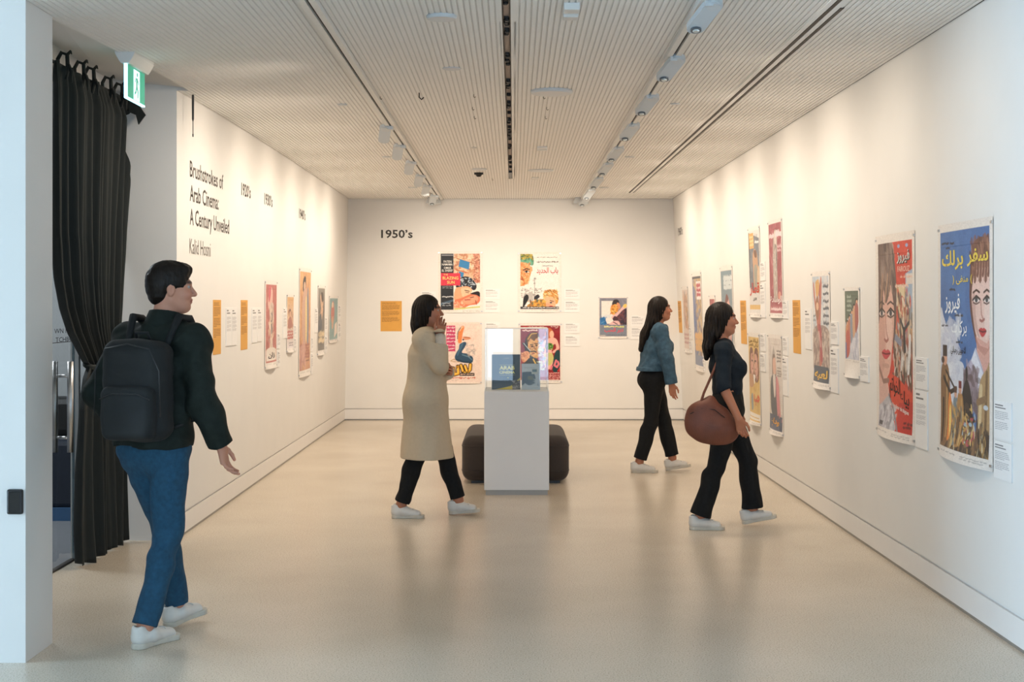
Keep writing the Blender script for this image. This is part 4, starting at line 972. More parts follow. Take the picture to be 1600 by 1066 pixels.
def p_red(A):
    A.rect(.05, .045, .95, .945, '#8e2026'); A.dabs(.06, .06, .94, .9, ['#a52a2e', '#7a1a20', '#8f3038'], 110, .09, .5)
    A.rect(.06, .12, .44, .60, '#7d2d48', .8).blob([(.14, .38), (.18, .24), (.30, .16), (.46, .18), (.46, .40), (.30, .60), (.18, .50)], '#1a2430')
    A.blob([(.24, .26), (.34, .20), (.46, .22), (.46, .54), (.38, .58), (.28, .52), (.22, .42)], '#d8a060')
    A.dabs(.24, .27, .46, .55, ['#f0c68a', '#b5713c', '#e8b272', '#8f5530'], 90, .03, .6)
    A.blob([(.20, .34), (.20, .24), (.30, .17), (.42, .17), (.46, .24), (.40, .26), (.36, .30), (.28, .26), (.24, .30)], '#6a4420').line([(.22, .27), (.30, .18), (.42, .17)], .02, '#d8a850')
    A.line([(.27, .36), (.34, .355)], .02, '#2a1a12').line([(.38, .35), (.44, .345)], .018, '#2a1a12').ell(.315, .385, .03, .012, '#1d1414').ell(.41, .375, .025, .012, '#1d1414').line([(.29, .475), (.36, .465), (.40, .48)], .028, '#1e1410').line([(.36, .39), (.38, .44)], .016, '#8f5530').line([(.31, .51), (.37, .51)], .016, '#9a4038')
    A.line([(.11, .34), (.26, .47)], .045, '#23282e').line([(.12, .335), (.27, .465)], .012, '#c8ccd0').blob([(.06, .54), (.12, .48), (.22, .47), (.26, .54), (.22, .64), (.10, .64)], '#e0986a'); A.dabs(.07, .49, .24, .63, ['#f3c08e', '#b5663c'], 40, .03, .6, .6)
    A.blob([(.26, .58), (.40, .58), (.46, .64), (.46, .70), (.10, .70), (.18, .63)], '#1c1a20').line([(.34, .60), (.40, .68)], .03, '#e0b44c')
    A.blob([(.60, .20), (.66, .10), (.74, .09), (.80, .16), (.80, .26), (.74, .24), (.68, .30)], '#c2663c').ell(.76, .19, .05, .06, '#eeb498')
    A.blob([(.66, .27), (.78, .24), (.88, .28), (.93, .40), (.90, .45), (.80, .50), (.78, .47), (.86, .42), (.84, .35), (.78, .38), (.76, .46), (.80, .60), (.74, .74), (.64, .76), (.56, .60), (.60, .44), (.54, .40), (.56, .32)], '#eeb0a0')
    A.blob([(.62, .36), (.72, .33), (.79, .36), (.78, .42), (.68, .44), (.62, .42)], '#5f8c3c').blob([(.60, .52), (.76, .50), (.80, .60), (.72, .70), (.60, .66)], '#c9c078').dabs(.60, .34, .80, .44, ['#2f4d2a', '#a8c45e', '#1c2a20'], 30, .02, .8)
    A.blob([(.80, .60), (.86, .46), (.95, .48), (.95, .74), (.86, .82), (.78, .78)], '#1f3f42').dabs(.46, .2, .60, .78, ['#a583b0', '#7fa8c8', '#c9a0b8', '#d8e0c0'], 60, .05, .6)
    A.line([(.86, .62), (.82, .70), (.88, .73), (.92, .68), (.90, .64)], .045, '#e07a84').line([(.76, .72), (.74, .76)], .05, '#e07a84').poly([(.95, .72), (.95, .80), (.88, .80)], '#c02a2c')
    for i in range(4): A.scribble(.70, .815 + i * .033, .92, .845 + i * .033, '#e8a8a0', 1, .95, .016)
    A.scribble(.22, .06, .56, .085, '#e8d0c8', 1, 1, .018).scribble(.10, .10, .42, .15, '#eed8d4', 1, 1, .022).scribble(.74, .055, .93, .07, '#e8d0c8', 1, 1, .010).scribble(.84, .075, .90, .09, '#e8d0c8', 1, 1, .012)
poster('B', 810.2, 878.2, 505, 599, 'dark red poster on the back wall behind the display case', p_red, 170, 124, [], .008)
def p_couple(A):
    A.rect(.04, .035, .96, .94, '#82828f'); A.dabs(.05, .05, .95, .3, ['#8b8b97', '#7b7b88'], 40, .1, .5)
    A.rect(.10, .10, .52, .64, '#e6dfd8').poly([(.10, .45), (.38, .42), (.42, .50), (.12, .50)], '#cdd4da', .6)
    A.poly([(.05, .52), (.20, .47), (.29, .64), (.12, .72), (.05, .66)], '#2f6fa8').line([(.10, .63), (.22, .58)], .03, '#9cc4de').dabs(.06, .5, .24, .68, ['#3f82b8', '#23588c'], 30, .05, .5)
    A.blob([(.46, .16), (.52, .08), (.64, .07), (.70, .12), (.68, .20), (.58, .20), (.48, .20)], '#3a3336').blob([(.64, .14), (.72, .18), (.74, .26), (.66, .30), (.60, .22)], '#d9926a')
    A.blob([(.40, .32), (.44, .22), (.56, .18), (.66, .24), (.66, .34), (.56, .42), (.46, .42)], '#e09a44'); A.dabs(.41, .2, .64, .4, ['#f2c46c', '#c9772c', '#e8a850', '#b0602a'], 80, .04, .8)
    A.blob([(.70, .40), (.80, .28), (.92, .28), (.96, .34), (.96, .68), (.72, .68), (.74, .56)], '#3b2f3c').blob([(.54, .50), (.70, .40), (.86, .32), (.90, .44), (.80, .58), (.66, .58)], '#6a3c42'); A.dabs(.56, .36, .94, .66, ['#4a3444', '#2e2834', '#7a4a4c', '#3a3a50'], 70, .05, .6)
    A.blob([(.44, .48), (.62, .38), (.76, .28), (.86, .20), (.94, .19), (.96, .25), (.82, .32), (.66, .44), (.56, .50), (.50, .54)], '#e2b6b4').blob([(.84, .20), (.93, .17), (.96, .22), (.90, .27), (.84, .25)], '#e8c468')
    A.blob([(.48, .52), (.56, .46), (.66, .52), (.60, .58), (.52, .58)], '#4a2f38').blob([(.36, .66), (.50, .58), (.68, .58), (.72, .68), (.40, .68)], '#dfb4b2').line([(.50, .60), (.64, .655)], .025, '#4a2f38')
    A.rect(.04, .665, .96, .94, '#7d8390').scribble(.20, .69, .52, .74, '#e3dc9c', 1, 1, .028).scribble(.56, .69, .86, .74, '#d9dc80', 1, 1, .028).scribble(.30, .90, .86, .925, '#4a505c', 1, .9, .012).rect(.05, .91, .24, .935, '#b5ada8')
poster('B', 935.2, 981, 464, 529.3, 'small grey poster of an embracing couple near the right end of the back wall', p_couple, 120, 88,
       [('نهر الحب', .20, .84, .865, .125, '#dd4a5c', 1, .02)], .008)

# ---- left wall
def p_l1(A):
    A.rect(.07, .05, .95, .93, '#c05a50'); A.dabs(.08, .06, .94, .9, ['#d3756a', '#a8443e', '#c9685c', '#b84c48'], 160, .08, .5)
    A.blob([(.30, .16), (.45, .08), (.60, .14), (.55, .30), (.34, .34), (.20, .26)], '#e8b0a0').blob([(.34, .30), (.64, .26), (.72, .44), (.60, .62), (.66, .80), (.40, .82), (.44, .56)], '#dcbfae').blob([(.46, .36), (.60, .34), (.62, .56), (.50, .60)], '#5d5660')
    A.blob([(.28, .10), (.40, .06), (.46, .12), (.38, .22), (.28, .24)], '#d84a5c').dabs(.3, .3, .7, .8, ['#f0d8c0', '#b08878', '#e8c8a0'], 60, .06, .6)
    A.rect(.10, .79, .92, .91, '#e8dcd0').ell(.5, .80, .4, .04, '#e8dcd0')
poster('L', 413.3, 432, 437.6, 578, 'red poster, first of the posters on the left wall', p_l1, 190, 120, [('زان', .25, .8, .89, .07, '#4a4248', 1, .03)], .03)
def p_l2(A):
    A.grad(.06, .05, .94, .93, '#e0a85c', '#d8d0d4'); A.dabs(.08, .25, .92, .6, ['#c07a5c', '#d8a078', '#a05a48', '#e8c090'], 90, .08, .6); A.ell(.42, .33, .16, .08, '#7a4a30')
    A.ell(.44, .36, .12, .07, '#e0a880').blob([(.25, .42), (.6, .4), (.75, .56), (.2, .58)], '#b56a58').scribble(.12, .62, .9, .78, '#c0504a', 3, .9, .04).scribble(.3, .82, .9, .9, '#7a7480', 2, .8, .02)
poster('L', 447.5, 458.4, 460, 551.4, 'small orange poster, second on the left wall', p_l2, 120, 90, [], .03)
def p_l3(A):
    A.grad(.05, .04, .95, .94, '#d89a54', '#c98a64'); A.dabs(.06, .05, .94, .92, ['#e8b068', '#b8763c', '#d89060', '#e0a45c'], 200, .08, .5)
    A.blob([(.28, .14), (.38, .08), (.50, .10), (.52, .20), (.44, .26), (.30, .22)], '#2a2830').ell(.42, .17, .08, .04, '#d8b090').blob([(.30, .24), (.56, .20), (.66, .40), (.62, .66), (.36, .70), (.24, .50)], '#cfa088')
    A.blob([(.66, .20), (.76, .22), (.80, .50), (.78, .70), (.66, .68), (.62, .44)], '#7d8498').blob([(.50, .30), (.62, .30), (.66, .62), (.54, .66)], '#e8c878').scribble(.10, .70, .86, .84, '#a8584c', 5, .8, .03).rect(.1, .855, .85, .865, '#8a5040')
    A.dabs(.06, .72, .5, .9, ['#b07068', '#d8a090'], 60, .08, .5)
poster('L', 466.7, 485.2, 417.3, 591, 'tallest poster on the left wall, orange and brown', p_l3, 230, 140, [], .025)
def p_l4(A):
    A.rect(.05, .05, .95, .93, '#74706a'); A.grad(.05, .05, .95, .4, '#8a8478', '#5f5c60'); A.blob([(.30, .16), (.60, .14), (.75, .30), (.60, .46), (.40, .60), (.25, .50), (.4, .34)], '#d8a880').blob([(.4, .12), (.66, .12), (.72, .22), (.52, .24)], '#3a2a24')
    A.blob([(.15, .48), (.45, .42), (.6, .64), (.3, .70), (.1, .66)], '#4a5664').scribble(.15, .66, .9, .84, '#e0c89a', 2, 1, .07).dabs(.06, .2, .9, .9, ['#5a5650', '#8c8478'], 50, .06, .4)
poster('L', 496, 507, 445, 556.2, 'grey poster, fourth on the left wall', p_l4, 150, 110, [], .03)
def p_l5(A):
    A.rect(.06, .06, .94, .93, '#7da5a8'); A.dabs(.08, .08, .9, .9, ['#8ab2b4', '#6f979c'], 60, .1, .4); A.blob([(.24, .24), (.36, .12), (.5, .18), (.56, .4), (.44, .62), (.26, .56), (.2, .4)], '#c96a5a').ell(.36, .2, .1, .06, '#e8c8a8').blob([(.3, .5), (.44, .44), (.46, .66), (.32, .7)], '#d8a888')
    A.poly([(.62, .62), (.86, .56), (.9, .80), (.56, .90)], '#ead8cc')
poster('L', 513.6, 527.6, 462, 536.5, 'teal poster, last on the left wall by the corner', p_l5, 110, 80, [], .02)

# ---- right wall
def p_r1(A):
    A.rect(.06, .06, .94, .94, '#d9c4b8'); A.blob([(.3, .2), (.6, .12), (.8, .3), (.75, .6), (.4, .62), (.25, .45)], '#c08a60').blob([(.55, .15), (.85, .2), (.85, .5), (.6, .5)], '#b58a4c'); A.dabs(.1, .1, .9, .65, ['#e0c0a8', '#b07a60', '#8a8a98', '#d8a880'], 70, .1, .6).scribble(.1, .7, .9, .88, '#c08a88', 3, .8, .04)
poster('R', 1067.6, 1076.6, 446.8, 552, 'farthest poster on the right wall, pale brown', p_r1, 140, 100, [], .02)
def p_r2(A):
    A.rect(.06, .05, .94, .94, '#5a78b0'); A.grad(.3, .05, .94, .8, '#c8a468', '#b08a58'); A.dabs(.1, .1, .9, .9, ['#d8b878', '#6f86b4', '#8a6a48', '#e0c898', '#4a64a0'], 150, .09, .6); A.poly([(.06, .1), (.3, .2), (.4, .6), (.2, .94), (.06, .94)], '#4f70b0', .7)
    A.rect(.48, .10, .92, .28, '#efe4e0').scribble(.52, .12, .9, .26, '#c0384a', 3, 1, .04).rect(.06, .05, .94, .075, '#444450').scribble(.15, .62, .9, .80, '#e0a850', 3, 1, .07).rect(.06, .84, .94, .94, '#7d8aa8')
poster('R', 1083.8, 1098, 423.5, 582.5, 'tall blue and gold poster near the far end of the right wall', p_r2, 210, 120, [], .025)
def p_r3(A):
    A.rect(.08, .08, .92, .92, '#b54a50'); A.dabs(.1, .1, .9, .9, ['#d07a78', '#8a3840', '#e0b0a0'], 60, .1, .6)
poster('R', 1109.8, 1119, 461, 545, 'small red poster mostly hidden behind the woman with the bag', p_r3, 100, 70, [], .02)
def p_r4(A):
    A.grad(.06, .05, .94, .95, '#6f8fa0', '#8a9098'); A.scribble(.3, .10, .9, .22, '#c8d4d8', 3, 1, .05); A.blob([(.35, .40), (.50, .28), (.70, .32), (.85, .50), (.75, .75), (.4, .75)], '#d98a84').ell(.55, .40, .18, .10, '#e8b0a0').blob([(.36, .34), (.5, .26), (.66, .30), (.5, .34)], '#7a3a34').dabs(.1, .5, .9, .9, ['#9aa4a8', '#6a7880', '#d0a8a0'], 60, .1, .5)
poster('R', 1128, 1146.8, 413, 592, 'slate blue poster partly hidden behind the woman with the bag', p_r4, 210, 120, [], .02)
def p_r5(A):
    A.rect(.06, .05, .94, .95, '#d8d4d0'); A.poly([(.10, .06), (.94, .14), (.94, .66), (.55, .74), (.12, .66)], '#6a7480'); A.dabs(.1, .14, .9, .6, ['#7d8894', '#566272', '#8a8a90'], 80, .1, .5); A.rect(.10, .07, .52, .24, '#e0a03c').scribble(.16, .09, .48, .22, '#f0c880', 3, 1, .03)
    A.poly([(.04, .06), (.1, .06), (.18, .66), (.1, .68)], '#3a3f4c'); A.blob([(.40, .32), (.55, .25), (.75, .30), (.82, .44), (.70, .50), (.66, .66), (.45, .66), (.42, .48)], '#c9966c').blob([(.50, .27), (.7, .27), (.74, .34), (.58, .34)], '#7a5038').blob([(.5, .46), (.72, .44), (.76, .68), (.54, .70)], '#9a9a8c').blob([(.75, .5), (.92, .45), (.92, .72), (.76, .70)], '#d8b48c')
    A.scribble(.62, .16, .9, .2, '#e8e8e8', 1, 1, .03).rect(.06, .86, .94, .91, '#e0b04c')
poster('R', 1170.6, 1188.7, 351.4, 496.6, 'upper grey and gold poster, left in the group of four', p_r5, 200, 120, [('قطار', .08, .90, .765, .15, '#c84438', 1, .03), ('الليل', .35, .65, .82, .04, '#4a4444', 1, .02)], .03)
def p_r6(A):
    A.rect(.06, .04, .94, .95, '#a83c4c'); A.dabs(.08, .06, .92, .9, ['#b85060', '#96323f', '#c87078', '#a04452'], 140, .08, .5); A.blob([(.38, .2), (.55, .10), (.66, .22), (.64, .50), (.60, .80), (.36, .80), (.34, .45)], '#b3a096')
    A.blob([(.45, .14), (.58, .12), (.62, .24), (.50, .28)], '#d8c8bc').blob([(.5, .26), (.62, .3), (.64, .5), (.54, .5)], '#7d7470').dabs(.36, .3, .62, .8, ['#c8b8ae', '#9a8a80', '#d8ccc4'], 60, .05, .6); A.scribble(.10, .13, .42, .20, '#e8c8cc', 1, 1, .05).scribble(.55, .12, .92, .19, '#e8d0d4', 1, 1, .06).scribble(.66, .26, .9, .34, '#d8a8b0', 2, .9, .03)
    A.rect(.06, .87, .94, .95, '#b04a58').scribble(.15, .89, .9, .93, '#e8c8c8', 1, .9, .03).ell(.76, .77, .1, .04, '#e08a78')
poster('R', 1202, 1223.4, 340, 497.4, 'upper crimson poster, right in the group of four', p_r6, 210, 120, [('الوسادة', .08, .94, .86, .085, '#ead8d8', 1, .03)], .03)
def p_r7(A):
    A.rect(.05, .05, .95, .96, '#e2b850'); A.dabs(.08, .06, .92, .9, ['#ecc868', '#d8a840'], 60, .1, .5)
    for cx, fl in ((.30, 1), (.72, -1)):
        A.blob([(cx - .18, .30), (cx - .12, .19), (cx, .165), (cx + .14, .19), (cx + .2, .32), (cx + .18, .48), (cx, .54), (cx - .18, .50)], '#7a4430').blob([(cx - .06 * fl, .26), (cx + .13 * fl, .24), (cx + .17 * fl, .36), (cx + .10 * fl, .46), (cx - .08 * fl, .44)], '#dfa088').line([(cx + .02 * fl, .31), (cx + .13 * fl, .31)], .03, '#3a2018').ell(cx + .1 * fl, .40, .05, .012, '#b03a3a')
    A.dabs(.14, .2, .9, .52, ['#c98068', '#8a5038', '#e8b8a0'], 60, .06, .5); A.poly([(.42, .46), (.60, .46), (.54, .56), (.48, .56)], '#f0e8e0').blob([(.1, .48), (.36, .46), (.44, .58), (.1, .60)], '#c89060').blob([(.2, .70), (.34, .68), (.36, .84), (.22, .84)], '#8a9aa0').rect(.05, .88, .95, .945, '#e8e0d4').rect(.1, .915, .9, .925, '#d8b050')
poster('R', 1170.6, 1188.4, 521, 667, 'lower yellow poster, left in the group of four', p_r7, 200, 120, [('ليلة من', .10, .92, .115, .05, '#7a5a1c', 1, .02), ('ليالي العمر', .10, .92, .165, .05, '#7a5a1c', 1, .02), ('حب', .45, .92, .80, .13, '#d86a58', 1, .04)], .05)
def p_r8(A):
    A.rect(.05, .04, .95, .95, '#d5cbc5'); A.dabs(.1, .06, .9, .8, ['#dcd4ce', '#c8bcb6', '#e0d8d0'], 100, .1, .5); A.blob([(.30, .30), (.42, .14), (.52, .20), (.60, .34), (.56, .42), (.34, .44)], '#8d7a70').blob([(.36, .26), (.54, .24), (.58, .36), (.48, .42), (.36, .38)], '#e0b09a').poly([(.38, .20), (.44, .11), (.50, .20)], '#b0a8a4')
    A.blob([(.22, .44), (.50, .40), (.62, .50), (.62, .80), (.20, .80), (.14, .60)], '#5c6068').blob([(.34, .42), (.52, .42), (.50, .60), (.40, .62)], '#dcd0c8').blob([(.56, .44), (.74, .48), (.84, .78), (.90, .94), (.76, .92), (.6, .78)], '#d8808a').line([(.14, .44), (.10, .8)], .02, '#b0a060').line([(.76, .36), (.8, .8)], .02, '#c8b080')
    for i in range(4): A.scribble(.66, .15 + i * .033, .92, .18 + i * .033, '#7d7672', 1, 1, .02)
    A.rect(.66, .325, .92, .335, '#8a8078').scribble(.66, .35, .92, .42, '#9a9088', 3, 1, .02).rect(.05, .81, .95, .95, '#4c5872').dabs(.66, .8, .95, .95, ['#d8808a', '#4c5872'], 12, .06, .6)
poster('R', 1202, 1223.5, 524, 684, 'lower pale poster with slate band, right in the group of four', p_r8, 220, 130, [('وداع', .15, .78, .925, .085, '#d9a04c', 1, .03)], .05)
def p_r9(A):
    A.rect(.06, .045, .94, .945, '#b5c4d4'); A.rect(.08, .1, .94, .5, '#dcd8d6', .75); A.dabs(.08, .06, .9, .5, ['#c8d0d8', '#e0dcd8', '#b0c0d0'], 90, .1, .5)
    A.blob([(.08, .52), (.5, .46), (.94, .52), (.94, .82), (.08, .84)], '#a08c84'); A.dabs(.08, .5, .92, .85, ['#b8a498', '#7d6860', '#c8b0a0', '#94746c', '#d8c4b4'], 200, .06, .65)
    A.blob([(.10, .12), (.16, .10), (.26, .30), (.36, .40), (.44, .20), (.54, .06), (.60, .08), (.54, .30), (.50, .46), (.54, .62), (.58, .74), (.50, .80), (.40, .80), (.42, .60), (.30, .46), (.16, .26)], '#c97058')
    A.blob([(.24, .10), (.44, .07), (.46, .14), (.36, .22), (.26, .20)], '#e0a850').blob([(.26, .24), (.38, .22), (.42, .36), (.32, .42), (.22, .34)], '#a86a44').ell(.33, .30, .07, .035, '#e8b890').blob([(.36, .46), (.52, .48), (.54, .64), (.58, .76), (.46, .76), (.42, .62)], '#b84c54').line([(.44, .20), (.50, .12)], .05, '#b03844').line([(.40, .52), (.48, .64)], .03, '#e8c8c0')
    for i in range(6): A.scribble(.66, .11 + i * .062, .92, .155 + i * .062, '#4a5464', 1, .9, .028)
    A.scribble(.10, .36, .20, .44, '#5a6474', 2, .8, .02).rect(.10, .81, .92, .945, '#4a5666').line([(.72, .52), (.9, .82)], .02, '#d8d0c8')
poster('R', 1270, 1298.4, 422.6, 611, 'poster of a woman with raised arms on the right wall', p_r9, 250, 130, [('لعبه', .16, .86, .93, .09, '#e0b85c', 1, .03)], .045)
def p_r10(A):
    A.rect(.08, .045, .92, .80, '#5a6c5c'); A.poly([(.10, .40), (.92, .14), (.92, .80), (.10, .80)], '#c8ccd8'); A.dabs(.5, .45, .9, .78, ['#d4d4e0', '#a8acc4', '#e0dce4'], 70, .1, .5)
    for k in range(5):
        cx, cv = .22 + .15 * k, .40 - .06 * k
        A.ell(cx, cv, .08, .035, '#2e241e').ell(cx + .01, cv + .015, .055, .03, '#e0a478').blob([(cx - .1, cv + .05), (cx + .08, cv + .04), (cx + .1, cv + .22), (cx - .08, cv + .34)], ('#d88a4c', '#c9704c', '#8a94a8', '#d8a06c', '#b0544c')[k])
    A.blob([(.14, .52), (.34, .50), (.36, .72), (.14, .78)], '#c9503c').rect(.08, .62, .16, .80, '#4f70b0').rect(.08, .80, .92, .90, '#ded6d2').scribble(.14, .815, .9, .875, '#b04a44', 1, 1, .07).rect(.08, .885, .92, .893, '#8a8680').scribble(.55, .07, .25, .1, '#9aa898', 1, 1, .03)
    for i in range(4): A.scribble(.22, .09 + i * .05, .48, .13 + i * .05, '#9fae9e', 1, 1, .03)
poster('R', 1320.2, 1344.8, 448, 592.6, 'green poster with a row of heads on the right wall', p_r10, 200, 120, [], .035)
def p_r11(A):
    A.rect(.08, .042, .94, .955, '#cf4230'); A.dabs(.45, .05, .92, .3, ['#d84c38', '#c23a2c'], 60, .08, .5)
    # street scene
    A.rect(.50, .25, .94, .62, '#c8a078').poly([(.62, .25), (.76, .26), (.74, .46), (.60, .46)], '#e0cfa8').poly([(.78, .20), (.94, .18), (.94, .42), (.80, .40)], '#9fb4cc').poly([(.74, .36), (.86, .34), (.88, .50), (.78, .52)], '#c23c34').rect(.80, .20, .94, .25, '#ded4cc')
    A.dabs(.50, .30, .93, .68, ['#7a5a48', '#d8c0a0', '#a84838', '#5a5048', '#e8dcc8', '#b07a58', '#8a94a0', '#d0503c'], 260, .045, .8, 1.4)
    A.dabs(.46, .54, .93, .72, ['#6a5444', '#c8b09a', '#5a4a40', '#a85a44', '#d8d4d0'], 160, .05, .8, 1.5); A.line([(.66, .42), (.74, .47), (.86, .43)], .03, '#3a3a40').line([(.74, .47), (.76, .56)], .05, '#2e2e34').line([(.5, .5), (.66, .53)], .05, '#8a90a4').line([(.88, .5), (.84, .66)], .05, '#e0e0e0')
    A.poly([(.34, .68), (.60, .70), (.94, .77), (.94, .955), (.62, .955), (.36, .88)], '#d94a30').poly([(.6, .82), (.94, .8), (.94, .955), (.6, .955)], '#c22a26', .8)
    # large face
    A.blob([(.08, .042), (.46, .042), (.52, .12), (.54, .28), (.50, .44), (.44, .56), (.40, .64), (.32, .70), (.08, .72)], '#dcb0a0')
    A.blob([(.08, .40), (.22, .40), (.26, .52), (.22, .66), (.08, .70)], '#c8988a', .6).blob([(.28, .42), (.44, .42), (.42, .56), (.34, .62), (.28, .54)], '#e9c8bc', .7)
    A.blob([(.08, .042), (.40, .042), (.50, .10), (.56, .24), (.55, .42), (.50, .52), (.46, .56), (.50, .40), (.46, .30), (.40, .24), (.36, .30), (.28, .34), (.22, .26), (.20, .36), (.12, .40), (.08, .42)], '#6a5650')
    A.dabs(.10, .06, .50, .26, ['#7d6a64', '#54433f', '#9a867c', '#6a544c'], 110, .07, .6, 1.2).line([(.20, .20), (.14, .36)], .03, '#a8826a').line([(.34, .20), (.26, .33)], .03, '#b08c74').line([(.42, .16), (.36, .30)], .02, '#94745f').line([(.28, .16), (.20, .30)], .02, '#8a6c5c')
    for ex, w_ in ((.17, .075), (.41, .085)):
        A.line([(ex - w_, .345), (ex, .332), (ex + w_ * .9, .345)], .014, '#54403a').ell(ex, .388, w_ * .9, .016, '#e6d8d2').ell(ex, .388, w_ * .42, .016, '#3a3c44').line([(ex - w_ * 1.1, .388), (ex, .364), (ex + w_ * 1.1, .385)], .016, '#2e2220').line([(ex - w_, .402), (ex, .41), (ex + w_, .398)], .012, '#5a4038')
    A.line([(.27, .40), (.29, .48), (.33, .515)], .022, '#c08a7c').line([(.24, .52), (.29, .53), (.34, .518)], .022, '#a86a60')
    A.blob([(.16, .585), (.24, .568), (.28, .575), (.33, .568), (.40, .585), (.32, .612), (.26, .618), (.20, .608)], '#cc4a52').line([(.17, .588), (.28, .592), (.39, .586)], .012, '#7a2028').ell(.27, .65, .10, .012, '#b88a7c', .5)
    A.poly([(.08, .72), (.30, .70), (.34, .76), (.40, .84), (.46, .955), (.08, .955)], '#d8b0a4').line([(.08, .66), (.20, .73), (.34, .72)], .035, '#9a7468').blob([(.08, .86), (.16, .84), (.34, .80), (.46, .88), (.60, .955), (.08, .955)], '#b9b6bc'); A.dabs(.09, .85, .55, .95, ['#d4d2d8', '#8a8890', '#c8c4cc', '#9c98a4'], 80, .05, .7).line([(.34, .79), (.50, .87), (.66, .955)], .02, '#8d8a90')
    A.scribble(.54, .245, .84, .27, '#e8c8b8', 1, 1, .014).scribble(.66, .205, .94, .225, '#e8b8a0', 1, .7, .012).scribble(.76, .90, .92, .935, '#6a1a1c', 2, .9, .016).rect(.12, .925, .24, .945, '#4a4850')
    A.ell(.63, .066, .03, .009, '#9aa8d0').ell(.82, .066, .03, .009, '#9aa8d0').scribble(.1, .965, .4, .975, '#8a8684', 1, .6, .006).scribble(.55, .965, .9, .985, '#8a8684', 2, .7, .006)
poster('R', 1370.2, 1431, 359.3, 697, 'tall red poster with a large face, second nearest on the right wall', p_r11, 400, 150,
       [('فيروز', .60, .90, .153, .065, '#201c1c', 1, .03), ('فيروز', .585, .885, .150, .065, '#e9e6e2', 1, .02), ('FAIROUZ', .60, .89, .188, .026, '#f0c8b8', 0, .01), ('بياع', .64, .86, .845, .095, '#26221f', 1, .015, 0, .06), ('الخواتم', .37, .64, .805, .115, '#26221f', 1, .008, 0, .06),
        ('Le Vendeur de Bagues', .38, .86, .845, .026, '#ecdcd8', 0, .02, 0, .06)], .05)
def p_r12(A):
    A.rect(.055, .035, .945, .955, '#426ea8'); A.dabs(.07, .04, .6, .5, ['#4a78b2', '#3b669f', '#4470aa'], 90, .08, .5)
    # pale smoke
    A.blob([(.055, .385), (.12, .40), (.20, .46), (.30, .52), (.38, .575), (.50, .60), (.52, .72), (.30, .80), (.055, .80)], '#d3d6e0'); A.dabs(.06, .43, .40, .74, ['#e2e4ea', '#c4c8d8', '#d8dbe4', '#cfd0de'], 120, .07, .6)
    # hair and face
    A.blob([(.62, .20), (.66, .115), (.76, .078), (.88, .08), (.945, .11), (.945, .60), (.80, .56), (.68, .46), (.61, .34)], '#6a4338'); A.dabs(.64, .09, .94, .26, ['#8a5c4a', '#55332b', '#a87860', '#74493c'], 110, .05, .7, 1.35)
    A.blob([(.645, .30), (.70, .22), (.80, .20), (.90, .20), (.945, .22), (.945, .44), (.93, .49), (.87, .52), (.79, .515), (.71, .46), (.66, .38)], '#e8c4b8')
    A.blob([(.65, .32), (.70, .30), (.72, .40), (.78, .48), (.70, .44), (.66, .38)], '#c49a8e', .7).blob([(.86, .36), (.93, .34), (.94, .44), (.88, .48)], '#f0d6cc', .7)
    for x in (.70, .745, .79, .835, .88, .925): A.line([(x + .02, .17), (x + .005, .22), (x, .265 - .015 * ((x * 100) % 3))], .030, '#7a4d40'); A.line([(x + .035, .18), (x + .02, .25)], .012, '#a87a66')
    for ex, w_ in ((.725, .055), (.90, .05)):
        A.line([(ex - w_, .298), (ex, .287), (ex + w_, .297)], .013, '#54382f').ell(ex, .327, w_ * .9, .011, '#eadfda').ell(ex, .327, w_ * .45, .011, '#353a44').line([(ex - w_ * 1.15, .328), (ex, .311), (ex + w_ * 1.15, .325)], .014, '#2a1e1c').line([(ex - w_, .338), (ex, .344), (ex + w_, .336)], .009, '#5a3c34')
    A.line([(.80, .33), (.81, .385), (.835, .402)], .016, '#c08a7c').line([(.785, .408), (.82, .413), (.86, .404)], .016, '#a3645a')
    A.blob([(.765, .448), (.81, .438), (.83, .442), (.85, .438), (.895, .45), (.85, .472), (.81, .473)], '#c8383e').line([(.77, .45), (.83, .455), (.89, .451)], .010, '#701c22')
    A.poly([(.72, .475), (.90, .50), (.945, .48), (.945, .60), (.86, .64), (.74, .58)], '#d8a294').poly([(.70, .47), (.78, .51), (.92, .52), (.945, .50), (.945, .52), (.86, .55), (.74, .52)], '#b57868', .6)
    A.poly([(.52, .66), (.62, .58), (.71, .52), (.80, .58), (.88, .64), (.945, .58), (.945, .72), (.70, .74), (.52, .70)], '#dfe0ea').poly([(.5, .62), (.62, .57), (.70, .60), (.62, .70), (.48, .70)], '#b4a8bc', .8); A.line([(.71, .53), (.86, .63)], .014, '#b4b4c8')
    # smoke, train, figures
    A.blob([(.52, .62), (.60, .60), (.70, .66), (.76, .74), (.66, .78), (.56, .70)], '#6e5a5c', .85); A.dabs(.50, .60, .76, .78, ['#5c484a', '#8c7a80', '#a898a4', '#70605f'], 70, .06, .6)
    A.blob([(.45, .76), (.50, .68), (.56, .655), (.62, .70), (.66, .80), (.66, .955), (.44, .955)], '#2a2422').ell(.55, .78, .05, .03, '#4a3a30').ell(.55, .63, .02, .03, '#2a2422')
    A.blob([(.78, .66), (.90, .60), (.945, .60), (.945, .955), (.72, .955), (.74, .80)], '#b08e62').line([(.80, .68), (.76, .94)], .05, '#d8bf92').line([(.90, .62), (.86, .94)], .04, '#7a5c3c').line([(.74, .74), (.88, .72)], .04, '#8c6c4a').ell(.88, .755, .04, .01, '#c8d0d8')
